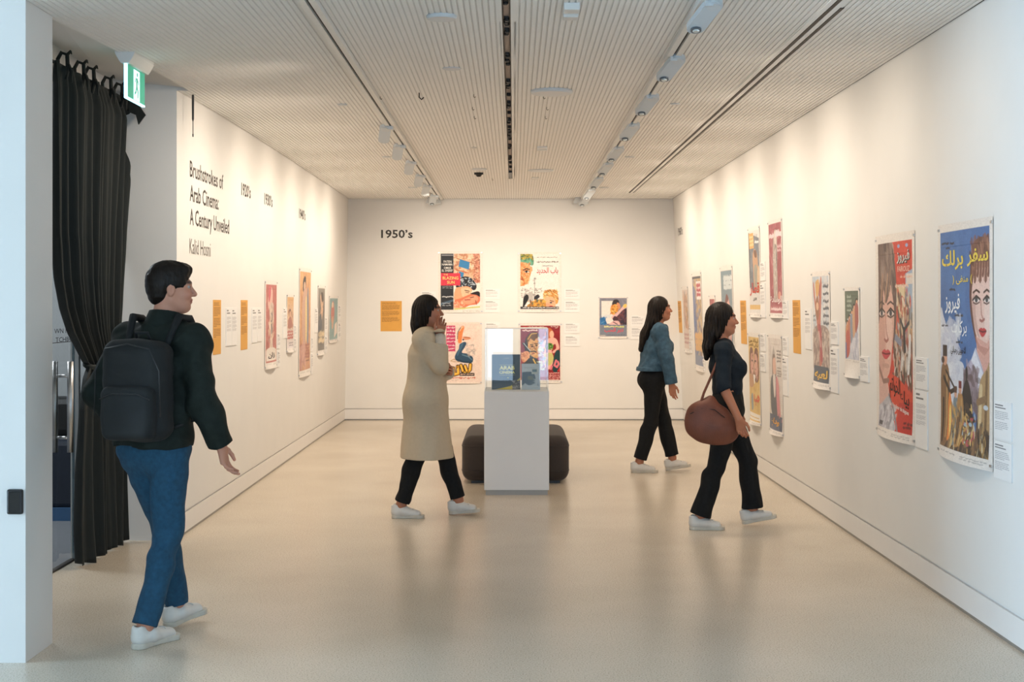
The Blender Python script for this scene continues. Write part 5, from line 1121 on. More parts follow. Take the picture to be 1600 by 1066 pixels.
    A.rect(.055, .86, .945, .955, '#4a382c'); A.dabs(.06, .84, .94, .955, ['#6a5040', '#2e241e', '#8a6844', '#b08a50', '#d8c8a0', '#3a2c24'], 200, .04, .8, 1.3); A.dabs(.44, .76, .70, .92, ['#c89a4c', '#e0c078', '#1e1a18', '#8c6a3c', '#a8c0cc', '#c0405a'], 70, .022, .9)
    def man(x, v0, s, coat, face='#d8a488', hat='#3a2a26'):
        h = .40 * s; A.blob([(x - .06 * s, v0 + .09 * s), (x + .06 * s, v0 + .09 * s), (x + .10 * s, v0 + .2 * s), (x + .08 * s, v0 + .42 * s), (x - .09 * s, v0 + .42 * s), (x - .09 * s, v0 + .2 * s)], coat)
        A.line([(x - .03 * s, v0 + .24 * s), (x - .04 * s, v0 + .42 * s)], .03 * s, '#3a2c22').line([(x + .04 * s, v0 + .12 * s), (x + .03 * s, v0 + .4 * s)], .02 * s, '#c8a068'); A.ell(x, v0 + .06 * s, .045 * s, .03 * s, face).rect(x - .045 * s, v0, x + .045 * s, v0 + .05 * s, hat)
    man(.14, .52, .98, '#8a6644'); A.line([(.12, .66), (.24, .72), (.36, .70)], .03, '#3a2c24').line([(.16, .63), (.34, .705)], .018, '#2a201c').ell(.10, .585, .03, .015, '#4a3430')
    A.blob([(.20, .78), (.24, .72), (.28, .80), (.27, .90), (.21, .92)], '#e88a3c').blob([(.22, .82), (.245, .77), (.265, .84), (.25, .91)], '#f6d878')
    man(.345, .69, .56, '#7d8a90', hat='#5a3c2c'); man(.43, .665, .62, '#b08048', hat='#7a2c28'); A.dabs(.28, .78, .48, .93, ['#c89a50', '#5a6a70', '#8c6238', '#3a2c24', '#d8b878'], 60, .03, .7, 1.4)
    A.scribble(.09, .078, .33, .092, '#23262e', 1, .9, .012).scribble(.17, .10, .24, .11, '#23262e', 1, .9, .010).scribble(.24, .275, .33, .29, '#2a2e38', 1, .9, .012).scribble(.34, .385, .46, .40, '#2a2e38', 1, .9, .012).scribble(.08, .43, .2, .445, '#4a4e58', 1, .9, .010).scribble(.36, .5, .46, .51, '#2a2e38', 1, .9, .010)
    A.scribble(.07, .965, .4, .975, '#8a8684', 1, .6, .006).scribble(.55, .965, .93, .982, '#8a8684', 2, .7, .006)
poster('R', 1467.3, 1552.6, 337.7, 738, 'large blue poster with yellow script and a woman, nearest on the right wall', p_r12, 470, 180,
       [('سفر', .57, .93, .190, .072, '#e9cf52', 1, .02), ('برلك', .09, .50, .200, .085, '#e9cf52', 1, .02), ('( منفى )', .30, .66, .262, .040, '#e9cf52', 1, .01), ('فيروز', .15, .44, .385, .085, '#eef0f2', 1, .02), ('بركات', .275, .56, .480, .068, '#eef0f2', 1, .012), ('الاخوين رحباني', .26, .54, .565, .045, '#1e2026', 1, .008)], .05)

# ------------------------------------------------------------------ catalogue and sign inside the case
class Tilted:                                     # a rectangle leaning back inside the case
    def __init__(s, x0, x1, y, z0, z1, lean, yaw):
        s.o = Vector((x0, y, z1)); s.w = x1 - x0; s.h = z1 - z0
        s.U = Vector((math.cos(yaw), math.sin(yaw), 0)); s.D = Vector((0, -math.sin(lean), -math.cos(lean))); s.N = s.D.cross(s.U)
        if s.N.y > 0: s.N = -s.N
        s.o = Vector((x0, y, z0)) - s.D * s.h
    def __call__(s, u, v, d=0.0): return tuple(s.o + s.U * (s.w * u) + s.D * (s.h * v) + s.N * d)
def flat_art(W, paint, rows, cols, root, d, name, seed):
    A = Art(rows, cols, W.h / W.w, '#ffffff', seed); paint(A); im = A.out(.03)
    V = np.array([W(u, v, d) for v in np.linspace(0, 1, rows) for u in np.linspace(0, 1, cols)]) - np.array(root.location)
    return link(name, grid_mesh(name, V, rows, cols, M['poster'], im.reshape(-1, 3)), root)
def t_print(W, s_, u0, u1, vb, h, col, root, d, bold=0.0):
    v, f = text_geo(s_, bold); v[:, 1] -= v[:, 1].min(); sx = (u1 - u0) / v[:, 0].max(); sy_ = h / v[:, 1].max()
    MB().add([W(u0 + x * sx, vb - y * sy_, d) for x, y in v], f).obj('print_lettering', ink(col), root)
Yk = 12.30; bx0, bx1 = (769 - CX) * Yk / F, (813 - CX) * Yk / F
W = Tilted(bx0, bx1, Yk, ztop + .002, ztop + .305, math.radians(12), math.radians(4))
bk = empty('catalogue', W(.5, 1, 0), 'dark blue catalogue with yellow title standing in the display case', 'book')
slab(W, MB(), 0.0, back=-.022, u0=.012).obj('page_block', M['card'], bk)
slab(W, MB(), .003, back=-.001).obj('front_cover', mat('slate_cover', (0.035, 0.05, 0.07), .4, noise=.03), bk)
slab(W, MB(), -.022, back=-.025).obj('back_cover', mat('slate_cover_back', (0.035, 0.05, 0.07), .4, noise=.03), bk)
slab(W, MB(), .003, u0=-.012, u1=0.0, back=-.025).obj('spine', mat('slate_spine', (0.03, 0.045, 0.06), .4, noise=.03), bk)
def p_cat(A):
    A.rect(0, 0, 1, 1, '#3a4854'); A.dabs(0, 0, 1, .8, ['#3d4b58', '#374450'], 40, .1, .4)
    A.poly([(0.08, 1), (.40, .95), (.66, .90), (.80, .80), (1, .66), (1, 1)], '#d6bf3c'); A.poly([(.66, .93), (.80, .83), (.76, .80), (1, .70), (1, .78), (.8, .9)], '#e2d05a'); A.poly([(.72, .82), (1, .72), (1, 1), (.72, 1)], '#6d6660'); A.dabs(.73, .76, .99, .99, ['#8d857e', '#4e4844', '#a59c94', '#5f5852', '#2e2a2a'], 80, .05, .8)
    A.scribble(.40, .105, .60, .12, '#c8c090', 1, .9, .010).scribble(.27, .295, .80, .315, '#d0c470', 1, .9, .012).scribble(.27, .585, .80, .60, '#b8b070', 1, .9, .010).ell(.56, .67, .022, .016, '#d8cc5c')
flat_art(W, p_cat, 100, 76, bk, .0036, 'cover_print', 3)
t_print(W, 'ARAB', .25, .80, .445, .115, '#f2e88a', bk, .0043, .045); t_print(W, 'CINEMA', .25, .81, .555, .080, '#f2e88a', bk, .0043, .04)
Ys = 12.26; sx0, sx1 = (815 - CX) * Ys / F, (844 - CX) * Ys / F
W = Tilted(sx0, sx1, Ys, ztop + .002, ztop + .225, math.radians(9), 0)
sg = empty('sign_holder', W(.5, 1, 0), 'small acrylic sign holder with a pale blue sheet right of the catalogue', 'sign holder')
slab(W, MB(), .003, back=0).obj('sheet', M['card'], sg)
slab(W, MB(), .006, back=.0045).obj('front_plate', M['acrylic'], sg)
bs = MB(); p0, p1 = W(0, 1, 0), W(1, 1, 0); bs.box(p0[0], p1[0], p0[1] - .005, p0[1] + .07, ztop + .0005, ztop + .004); bs.obj('foot', M['acrylic'], sg)
def p_sign(A):
    A.rect(0, 0, 1, 1, '#cfdbe6'); A.rect(.04, .02, .96, .3, '#dbe4ec').blob([(.04, .40), (.10, .33), (.56, .32), (.70, .42), (.74, .60), (.66, .78), (.40, .82), (.20, .78), (.04, .84)], '#566c82').poly([(.04, .84), (.2, .74), (.34, .82), (.30, .98), (.04, .98)], '#d4dce4', .8).rect(.54, .20, .86, .40, '#d8dcd8').rect(.58, .22, .82, .32, '#5f8298')
    A.scribble(.16, .15, .76, .18, '#7a8898', 1, .8, .012).scribble(.34, .48, .62, .62, '#a8a878', 3, .9, .02).scribble(.6, .9, .86, .94, '#7a8898', 1, .8, .012); A.dabs(.6, .6, .9, .9, ['#c8d4e0', '#9fb0c2', '#e0e6ec'], 30, .06, .6)
flat_art(W, p_sign, 70, 52, sg, .0034, 'sheet_print', 4)

# ------------------------------------------------------------------ ottoman behind the plinth
M['ottoman'] = mat('dark_brown_upholstery', (0.040, 0.029, 0.025), .75, noise=.12, nscale=120, bump=.15, bscale=400, sheen=.15)
ot = empty('ottoman', (.014, 13.43, 0), 'dark brown upholstered ottoman behind the white plinth', 'ottoman')
def rounded_block(x0, x1, y0, y1, z0, z1, r, n=5):
    bm_ = MB(); bm_.box(x0, x1, y0, y1, z0, z1); return bm_
ob = rounded_block(-.464, .492, 12.78, 14.10, .018, .428, .08).obj('upholstered_body', M['ottoman'], ot, True); bevel(ob, .095, 6)
for z in (.335, .115):
    x0, x1, y0, y1, r = -.4655, .4935, 12.7785, 14.1015, .095
    ring = []
    for cx_, cy_, a0 in ((x1 - r, y0 + r, -90), (x1 - r, y1 - r, 0), (x0 + r, y1 - r, 90), (x0 + r, y0 + r, 180)):
        ring += [(cx_ + r * math.cos(math.radians(a0 + t)), cy_ + r * math.sin(math.radians(a0 + t)), z) for t in (0, 22, 45, 68, 90)]
    MB().tube(ring + ring[:1], .0035, 6).obj('seam', M['ottoman'], ot, True)
MB().box(-.38, .41, 12.86, 14.02, 0, .03).obj('base', M['black'], ot)
# ------------------------------------------------------------------ people: smooth bodies grown from tapered limbs
class Field:
    def __init__(s, lo, hi, h):
        s.lo = np.array(lo, float); s.h = h; s.n = np.ceil((np.array(hi) - s.lo) / h).astype(int) + 1
        s.D = np.full(s.n, 0.5, np.float32); s.ax = [s.lo[i] + np.arange(s.n[i]) * h for i in range(3)]
    def win(s, lo, hi):
        a = np.clip(np.floor((np.array(lo) - s.lo) / s.h).astype(int), 0, s.n - 1); b = np.clip(np.ceil((np.array(hi) - s.lo) / s.h).astype(int) + 1, 1, s.n)
        if (b <= a).any(): return None
        sl = tuple(slice(a[i], b[i]) for i in range(3))
        return sl, s.ax[0][sl[0]][:, None, None], s.ax[1][sl[1]][None, :, None], s.ax[2][sl[2]][None, None, :]
    def mix(s, sl, d, k, sub=False):
        D = s.D[sl]; d = d.astype(np.float32)
        if sub:
            h = np.clip(.5 - .5 * (D + d) / k, 0, 1); s.D[sl] = D * (1 - h) - d * h + k * h * (1 - h)
        else:
            h = np.clip(.5 + .5 * (d - D) / k, 0, 1); s.D[sl] = d * (1 - h) + D * h - k * h * (1 - h)
    def cone(s, a, b, ra, rb, k=.02, sc=(1, 1, 1), off=0.0):
        a, b, sc = np.array(a, float), np.array(b, float), np.array(sc, float); ra += off; rb += off
        R = (max(ra, rb) + k + .02) * sc; w_ = s.win(np.minimum(a, b) - R, np.maximum(a, b) + R)
        if not w_: return s
        sl, x, y, z = w_; X, Y, Z = (x - a[0]) / sc[0], (y - a[1]) / sc[1], (z - a[2]) / sc[2]; e = (b - a) / sc; ee = max((e ** 2).sum(), 1e-9)
        t = np.clip((X * e[0] + Y * e[1] + Z * e[2]) / ee, 0, 1)
        d = np.sqrt((X - t * e[0]) ** 2 + (Y - t * e[1]) ** 2 + (Z - t * e[2]) ** 2) - (ra + (rb - ra) * t)
        s.mix(sl, d, k); return s
    def ell(s, c, r, k=.02, R=None, off=0.0, sub=False):
        c = np.array(c, float); r = np.array(r, float) + off; m = r.max() + k + .02; w_ = s.win(c - m, c + m)
        if not w_: return s
        sl, x, y, z = w_; X, Y, Z = np.broadcast_arrays(x - c[0], y - c[1], z - c[2])
        if R is not None: X, Y, Z = (R[0, 0] * X + R[1, 0] * Y + R[2, 0] * Z, R[0, 1] * X + R[1, 1] * Y + R[2, 1] * Z, R[0, 2] * X + R[1, 2] * Y + R[2, 2] * Z)
        k0 = np.sqrt((X / r[0]) ** 2 + (Y / r[1]) ** 2 + (Z / r[2]) ** 2); k1 = np.sqrt((X / r[0] ** 2) ** 2 + (Y / r[1] ** 2) ** 2 + (Z / r[2] ** 2) ** 2)
        s.mix(sl, k0 * (k0 - 1) / np.maximum(k1, 1e-6), k, sub); return s
    def cut(s, p, n):                               # keep the side opposite to n
        n = np.array(n, float); n /= np.linalg.norm(n); p = np.array(p, float)
        d = (s.ax[0] - p[0])[:, None, None] * n[0] + (s.ax[1] - p[1])[None, :, None] * n[1] + (s.ax[2] - p[2])[None, None, :] * n[2]
        s.D = np.maximum(s.D, d.astype(np.float32)); return s
    def cut_near(s, p, n, rad):                     # the same, but only close to p
        n = np.array(n, float); n /= np.linalg.norm(n); p = np.array(p, float); w_ = s.win(p - rad, p + rad)
        if w_:
            sl, x, y, z = w_; d = ((x - p[0]) * n[0] + (y - p[1]) * n[1] + (z - p[2]) * n[2]).astype(np.float32); s.D[sl] = np.maximum(s.D[sl], d)
        return s
    def folds(s, amp, freq, seed, stretch=(1, 1, 1)):
        r = np.random.default_rng(seed); x, y, z = s.ax[0][:, None, None] * stretch[0], s.ax[1][None, :, None] * stretch[1], s.ax[2][None, None, :] * stretch[2]
        t = 0
        for i in range(4):
            k = r.normal(0, 1, 3); k *= freq * (1 + .5 * i) / np.linalg.norm(k); t = t + np.sin(k[0] * x + k[1] * y + k[2] * z + r.uniform(0, 6) + 1.3 * np.sin(.37 * freq * (z + .6 * x) + i)) / (1 + .6 * i)
        s.D = s.D + (amp * t).astype(np.float32); return s
    def join(s, o, k=.02):
        h = np.clip(.5 + .5 * (o.D - s.D) / k, 0, 1); s.D = o.D * (1 - h) + s.D * h - k * h * (1 - h); return s
    def mesh(s):
        D = s.D.copy(); D[0], D[-1], D[:, 0], D[:, -1], D[:, :, 0], D[:, :, -1] = .5, .5, .5, .5, .5, .5
        I = D < 0; n = D.shape
        cnt = sum(I[i:n[0] - 1 + i, j:n[1] - 1 + j, k:n[2] - 1 + k].astype(np.int8) for i in (0, 1) for j in (0, 1) for k in (0, 1))
        act = np.argwhere((cnt > 0) & (cnt < 8)); ids = np.full(cnt.shape, -1, np.int32); ids[tuple(act.T)] = np.arange(len(act))
        acc = np.zeros((len(act), 3)); num = np.zeros(len(act)); cor = [(i, j, k) for i in (0, 1) for j in (0, 1) for k in (0, 1)]
        val = {c: D[act[:, 0] + c[0], act[:, 1] + c[1], act[:, 2] + c[2]] for c in cor}
        for a in cor:
            for ax in range(3):
                if a[ax]: continue
                b = tuple(1 if i == ax else a[i] for i in range(3)); va, vb = val[a], val[b]; m = (va < 0) != (vb < 0)
                t = np.where(m, va / np.where(m, va - vb, 1), 0); p = np.array(a, float)[None] + np.zeros((len(act), 3)); p[:, ax] += t
                acc[m] += p[m]; num[m] += 1
        V = s.lo + (act + acc / num[:, None]) * s.h; Q = []
        for ax in range(3):
            o1, o2 = [(1, 2), (2, 0), (0, 1)][ax]
            A_ = [slice(None)] * 3; B_ = [slice(None)] * 3; A_[ax] = slice(0, -1); B_[ax] = slice(1, None)
            a, b = I[tuple(A_)], I[tuple(B_)]; e = np.argwhere(a != b); flip = a[tuple(e.T)]
            e_ = lambda d1, d2: np.stack([e[:, i] - (d1 if i == o1 else d2 if i == o2 else 0) for i in range(3)], 1)
            q = np.stack([ids[tuple(e_(*d).T)] for d in ((0, 0), (1, 0), (1, 1), (0, 1))], 1)
            q[~flip] = q[~flip][:, ::-1]; Q.append(q)
        Q = np.concatenate(Q); return V, Q[(Q >= 0).all(1)]
def sdf_obj(fields, name, m, root, cols=None):
    Vs, Qs, n = [], [], 0
    for f in fields:
        V, Q = f.mesh(); Vs.append(V); Qs.append(Q + n); n += len(V)
    V, Q = np.concatenate(Vs), np.concatenate(Qs)
    return link(name, raw_mesh(name, V, Q, m, cols(V) if cols else None), root, True)
def rot(yaw=0, pitch=0, roll=0):                   # pitch > 0 looks down
    return np.array(Matrix.Rotation(yaw, 3, 'Z') @ Matrix.Rotation(pitch, 3, 'Y') @ Matrix.Rotation(roll, 3, 'X'))
nv = lambda a: np.array(a, float) / np.linalg.norm(a)
def head_prims(f, H, R, s, off=0.0, neck=None, male=False):
    g = lambda x, y, z: H + R @ (np.array([x, y, z]) * s); S = lambda *r: np.array(r) * s
    f.ell(g(-.016, 0, .028), S(.096, .075, .090), .02, R, off); f.ell(g(.030, 0, -.040), S(.062, .057, .075), .03, R, off)
    f.cone(g(.045, .018, -.088), g(.045, -.018, -.088), .030 * s, .030 * s, .03); f.ell(g(.066, 0, -.092), S(.022, .022, .018), .02, R)
    f.cone(g(-.005, .05, -.055), g(.045, .025, -.088), .020 * s, .02 * s, .025); f.cone(g(-.005, -.05, -.055), g(.045, -.025, -.088), .020 * s, .02 * s, .025)
    f.ell(g(.076, 0, .026), S(.018, .046, .013), .016, R)
    for y in (.031, -.031):
        f.ell(g(.100, y, .006), S(.018, .019, .013), .012, R, sub=True); f.ell(g(.062, y * 1.3, -.030), S(.026, .022, .022), .02, R)
    f.cone(g(.086, 0, .008), g(.108, 0, -.026), .009 * s, .0125 * s, .010); f.cone(g(.096, .011, -.030), g(.096, -.011, -.030), .0075 * s, .0075 * s, .008)
    f.ell(g(.084, 0, -.054), S(.016, .024, .008), .006, R); f.ell(g(.083, 0, -.066), S(.015, .021, .008), .006, R)
    for y in (1, -1):
        f.ell(g(-.012, .075 * y, -.008), S(.020, .008, .031), .006, R); f.ell(g(-.006, .083 * y, -.006), S(.010, .006, .018), .004, R, sub=True)
    if neck is not None: f.cone(neck, g(-.022, 0, -.055), (.060 if male else .049), (.056 if male else .046), .03)
def hand_prims(f, w_, d, t, s=1.0, curl=.35, spread=1.0, thumb=.5):
    """wrist, finger direction, thumb-side direction; the palm faces n = d x t turned so fingers curl to it"""
    d, t = nv(d), nv(t); t = nv(t - d * (t @ d)); n = np.cross(d, t); n = nv(n)
    w_ = np.array(w_, float)
    for off_, rk in (((.013, .028), .0125), ((.005, .009), .0130), ((-.005, -.010), .0125), ((-.013, -.027), .0115)):
        f.cone(w_ + t * off_[0] * s, w_ + d * .082 * s + t * off_[1] * s, .0165 * s, rk * s, .014)
    L = [(.040, .024, .020), (.045, .028, .021), (.041, .026, .020), (.032, .019, .018)]; K = [.028, .009, -.010, -.027]; B = [.084, .088, .084, .076]
    for i in range(4):
        p = w_ + d * B[i] * s + t * K[i] * s; a = curl * (.6 + .12 * i); dd = nv(d + t * K[i] * 2.2 * spread)
        for j in range(3):
            q = p + (dd * math.cos(a) + n * math.sin(a)) * L[i][j] * s
            f.cone(p, q, (.0092 - .0008 * j - (.001 if i == 3 else 0)) * s, (.0086 - .0009 * j - (.001 if i == 3 else 0)) * s, .004); p = q; a += curl * (.9 + .1 * i)
    p = w_ + d * .022 * s + t * .020 * s; q = p + (d * .62 + t * .66 + n * .25) * .040 * s; f.cone(p, q, .0155 * s, .0115 * s, .012)
    r = q + nv(d * .85 + t * (.5 - thumb * .5) + n * .35) * .032 * s; f.cone(q, r, .0108 * s, .0095 * s, .005)
    f.cone(r, r + nv(d * .95 + t * (.1 - thumb * .4) + n * .3) * .025 * s, .0098 * s, .0078 * s, .004)
def sneaker(root, heel, toe, toe_up=0.0, z=0.0, m_up=None, m_sole=None, roll=0.0):
    """laced trainer from heel point to toe point on the ground, toe raised by toe_up"""
    heel, toe = np.array(heel, float), np.array(toe, float); L = np.hypot(*(toe - heel)); k = L / .285; yaw = math.atan2(toe[1] - heel[1], toe[0] - heel[0])
    R = rot(yaw, -toe_up); o = np.array([heel[0], heel[1], z])
    h = .0038
    f = Field((-.02, -.075, -.01), (L + .03, .075, .16), h)
    up = Field((-.02, -.075, -.01), (L + .03, .075, .16), h)
    def outline(F_, r_add, z0, z1):
        sl, x, y, zz = F_.win((-1, -1, -1), (2, 2, 2)); c0, c1 = .040 * k, L - .047
        t = np.clip((x - c0) / (c1 - c0), 0, 1); r = (.036 + (.0465 - .036) * t - .008 * np.sin(pi * t)) * (.9 + .1 * k) + r_add
        d = np.sqrt((x - c0 - t * (c1 - c0)) ** 2 + (y - .004 * np.sin(pi * t)) ** 2) - r; d = np.maximum(d, np.maximum(z0 - zz, zz - z1)) ; F_.D = np.minimum(F_.D, d.astype(np.float32))
    outline(f, .003, 0.0, .026)
    up.cone((.042 * k, 0, .050), (.10 * k, 0, .052), .036, .037, .03, (1, 1, 1)).cone((.10 * k, 0, .052), (L - .055, .002, .030), .037, .030, .03, (1, 1.28, 1)).cone((.040 * k, 0, .05), (.036 * k, 0, .088), .036, .034, .02, (1.12, .95, 1))
    up.ell((.05 * k, 0, .112), (.036, .026, .03), .008, sub=True); up.cut((0, 0, .012), (0, 0, -1)); up.cut((0, 0, .098), (-.35, 0, 1))
    V, Q = up.mesh(); tf = lambda V: o + V @ R.T
    me = raw_mesh('sneaker', tf(V), Q, m_up); so_ = link('sneaker', me, root, True)
    V, Q = f.mesh(); link('sole', raw_mesh('sole', tf(V), Q, m_sole), so_, True)
    lc = MB()
    for i in range(5):
        x = (.092 + .022 * i) * k; t_ = max(0, (x - .10 * k) / (L - .055 - .10 * k)); zz = .0905 - .029 * t_; w_ = .020 + .001 * i
        lc.tube([tuple(tf(np.array([[x + .004 * (-1) ** i, y, zz - 9.0 * y * y]]))[0]) for y in np.linspace(-w_, w_, 6)], .0032, 5)
    lace = link('lace', lc.mesh('lace', m_up), so_, True)
    # low cut at the ankle shows the skin of the person's own body inside
    return tf
SK = {'light': lin('#c98f76'), 'tan': lin('#b5795d')}
def skin_cols(H, R, s, base, brow, lip):
    def fn(V):
        C = np.tile(base, (len(V), 1)); q = ((V - H) @ R) / s
        def blend(m, col, a): 
            m = (np.clip(m, 0, 1) * a)[:, None]; C[:] = C * (1 - m) + np.array(col) * m
        blend(1.2 - np.abs(q[:, 0] - .085) / .03 - np.abs(q[:, 2] + .060) / .012 - (np.abs(q[:, 1]) > .026) * 9, lip, .8)
        for y in (.031, -.031): blend(1.6 - np.abs(q[:, 2] - .031 - .1 * (.031 - np.abs(q[:, 1]))) / .007 - np.maximum(np.abs(q[:, 1] - y) - .016, 0) / .004 - (q[:, 0] < .05) * 9, brow, .85)
        blend(1 - np.hypot(np.hypot(q[:, 0] - .07, np.abs(q[:, 1]) - .045), q[:, 2] + .03) / .035, base * np.array([1.15, .72, .68]), .4)
        return np.clip(C, 0, 1)
    return fn
def eyes(root, H, R, s):
    for y in (.031, -.031):
        c = H + R @ (np.array([.0705, y, .008]) * s)
        e = MB().lathe([(.0012, -.0118), (.006, -.0102), (.0105, -.0055), (.012, 0), (.0105, .0055), (.006, .0102), (.0012, .0118)], (0, 0, 0), R @ np.array([1, 0, 0]), 12)
        e.v = [tuple(np.array(p) * s + c) for p in e.v]; eo = link('eye', e.mesh('eye', M['eyewhite']), root, True)
        d = c + R @ np.array([.0105, 0, 0]) * s
        MB_ = MB().lathe([(.0055, 0), (.0045, .0018), (.001, .0022)], tuple(d), tuple(R @ np.array([1, 0, 0])), 12); link('iris', MB_.mesh('iris', M['iris']), eo, True)
M['eyewhite'] = mat('eye_white', (.42, .38, .35), .4, noise=.02); M['iris'] = mat('dark_iris', (.03, .018, .012), .2, noise=.1)
M['hair'] = mat('dark_brown_hair', (.012, .008, .006), .45, noise=.35, nscale=40, bump=.35, bscale=90, stretch=(1, 1, .12), spec=.2)
M['shoe'] = mat('white_leather', (.72, .70, .66), .5, noise=.03, nscale=30); M['sole'] = mat('cream_rubber', (.60, .56, .48), .6, noise=.05)
M['blackcloth'] = mat('black_trouser_cloth', (.010, .011, .012), .8, noise=.2, nscale=60, bump=.1, bscale=500, spec=.2)
M['jeans'] = mat('blue_denim', (.010, .066, .130), .85, noise=.22, nscale=45, bump=.2, bscale=600)
M['jacket'] = mat('dark_green_jacket_cloth', (.013, .019, .016), .75, noise=.2, nscale=30, bump=.15, bscale=300, spec=.2)
M['pack'] = mat('black_backpack_nylon', (.0045, .006, .007), .8, noise=.15, nscale=50, bump=.15, bscale=700)
M['coat'] = mat('tan_wool_coat', (.54, .45, .33), .85, noise=.03, nscale=40, bump=.08, bscale=700, spec=.2)
M['cream'] = mat('cream_knit', (.62, .55, .46), .85, noise=.05, nscale=100, bump=.15, bscale=300)
M['denimjacket'] = mat('mid_blue_denim', (.042, .10, .155), .8, noise=.25, nscale=30, bump=.2, bscale=600)
M['navy'] = mat('navy_jersey', (.010, .017, .026), .8, noise=.12, nscale=60, bump=.08, bscale=400, spec=.2)
M['bag'] = mat('brown_leather', (.17, .052, .028), .55, noise=.2, nscale=9, bump=.12, bscale=120)

def build_person(name_label, loc, heading, J, look, skin, male=False, s_head=.95):
    """J: joints in body axes (x forward, y left, z up)"""
    root = empty('person', loc, name_label, 'person', None, heading)
    J = {k: np.array(v, float) for k, v in J.items()}
    R = rot(*look); H = J['head']
    allp = np.array(list(J.values())); lo, hi = allp.min(0) - .18, allp.max(0) + .18; lo[2] = -.02; hi[2] = H[2] + .16
    b = Field(lo, hi, .007)
    tk = 1.12 if male else 1.0
    body_torso(b, J, male, 0.0)
    for sd in 'RL':
        b.cone(J['sh' + sd], J['el' + sd], .047 * tk, .037 * tk, .03); b.cone(J['el' + sd], J['wr' + sd], .037 * tk, .026 * tk, .01)
        legs(b, J, sd, male, 0.0); b.cone(J['an' + sd], J['an' + sd] - (0, 0, .05), .036, .034, .02); b.cone(J['hl' + sd] * .75 + J['to' + sd] * .25 + (0, 0, .036), J['hl' + sd] * .38 + J['to' + sd] * .62 + (0, 0, .032), .024, .017, .02)
    b.cone(J['neck'] - (0, 0, .03), J['neck'], .075, .055, .03)
    hd = Field(H - .15 - (0, 0, .06), H + .17, .0042); head_prims(hd, H, R, s_head, 0, J['neck'] + (0, 0, .0), male); b_head = hd
    fs = [b, hd]
    for sd in 'RL':
        if 'fd' + sd in J:
            w_ = J['wr' + sd]; hf = Field(w_ - .21, w_ + .21, .0034); fo = nv(J['wr' + sd] - J['el' + sd]); st = J.get('bare' + sd)
            hf.cone(w_ - fo * .05, w_, .028 * tk, .0245 * tk, .01, off=-.001); hand_prims(hf, w_, J['fd' + sd], J['th' + sd], 1.0 if male else .92, J['curl' + sd][0]); fs.append(hf)
    sdf_obj(fs, 'body', M['skin'], root, skin_cols(H, R, s_head, skin, lin('#2a1c15'), lin('#a8554f')))
    eyes(root, H, R, s_head)
    return root, J, R, H
def body_torso(f, J, male, off, k=.05, bust=True):
    P0, W_, C, N = J['pelvis'], J['waist'], J['chest'], J['neck']
    if male:
        f.cone(P0, W_, .108, .102, k, (1, 1.45, 1), off); f.cone(W_, C, .102, .118, k, (1, 1.42, 1), off); f.cone(C, (C + N) / 2, .118, .085, k, (1, 1.55, 1), off)
    else:
        f.cone(P0, W_, .105, .083, k, (1, 1.48, 1), off); f.cone(W_, C, .083, .100, k, (1, 1.42, 1), off); f.cone(C, (C + N) / 2, .098, .070, k, (1, 1.5, 1), off)
        if bust:
            for y in (.07, -.07): f.ell(C + (.085, y, -.035), (.052, .058, .058), .04, None, off * .6)
        for y in (.085, -.085): f.ell(P0 + (-.055, y, -.03), (.075, .08, .09), .05, None, off)
    f.cone(J['shR'], N - (0, 0, .035), .052, .058, .04, off=off); f.cone(J['shL'], N - (0, 0, .035), .052, .058, .04, off=off)
def legs(f, J, sd, male, off, rk=None, ra=None, k=.03):
    t = 1.08 if male else 1.0
    f.cone(J['hip' + sd], J['kn' + sd], .083 * t, .052 * t, .05, off=off); f.cone(J['kn' + sd], J['an' + sd], (.050 * t if rk is None else rk), (.036 * t if ra is None else ra), k, off=off if ra is None else 0)
    m = J['kn' + sd] * .68 + J['an' + sd] * .32; f.ell(m + (-.016, 0, 0), (.046, .044, .09), .04, None, off * .6)
def region(J, keys, pad=.2):
    a = np.array([J[k] for k in keys]); return a.min(0) - pad, a.max(0) + pad
def trousers(root, J, m, male, hem, rk, ra, waist_z, off=.012, seed=1, amp=.0028):
    lo, hi = region(J, ['pelvis', 'waist', 'hipR', 'hipL', 'knR', 'knL', 'anR', 'anL'], .21); f = Field(lo, hi, .0065)
    P0, W_ = J['pelvis'], J['waist']
    if male: f.cone(P0, W_, .108, .102, .05, (1, 1.45, 1), off)
    else:
        f.cone(P0, W_, .105, .083, .05, (1, 1.48, 1), off)
        for y in (.085, -.085): f.ell(P0 + (-.055, y, -.03), (.075, .08, .09), .05, None, off)
    for sd in 'RL':
        d = nv(J['an' + sd] - J['kn' + sd]); J2 = dict(J); J2['an' + sd] = J['an' + sd] + d * .03
        legs(f, J2, sd, male, off, rk, ra)
    f.folds(amp, 42, seed, (1, 1, .75)); f.cut((0, 0, waist_z), (0, 0, 1))
    for sd in 'RL':
        d = nv(J['an' + sd] - J['kn' + sd]); f.cut_near(J['an' + sd] + d * hem, d, .15)
    return sdf_obj([f], 'trousers', m, root)
def sleeve(f, J, sd, off, r0, r1, r2, k=.03):
    f.cone(J['sh' + sd], J['el' + sd], r0, r1, k, off=off); f.cone(J['el' + sd], J['wr' + sd], r1, r2, .015, off=off)
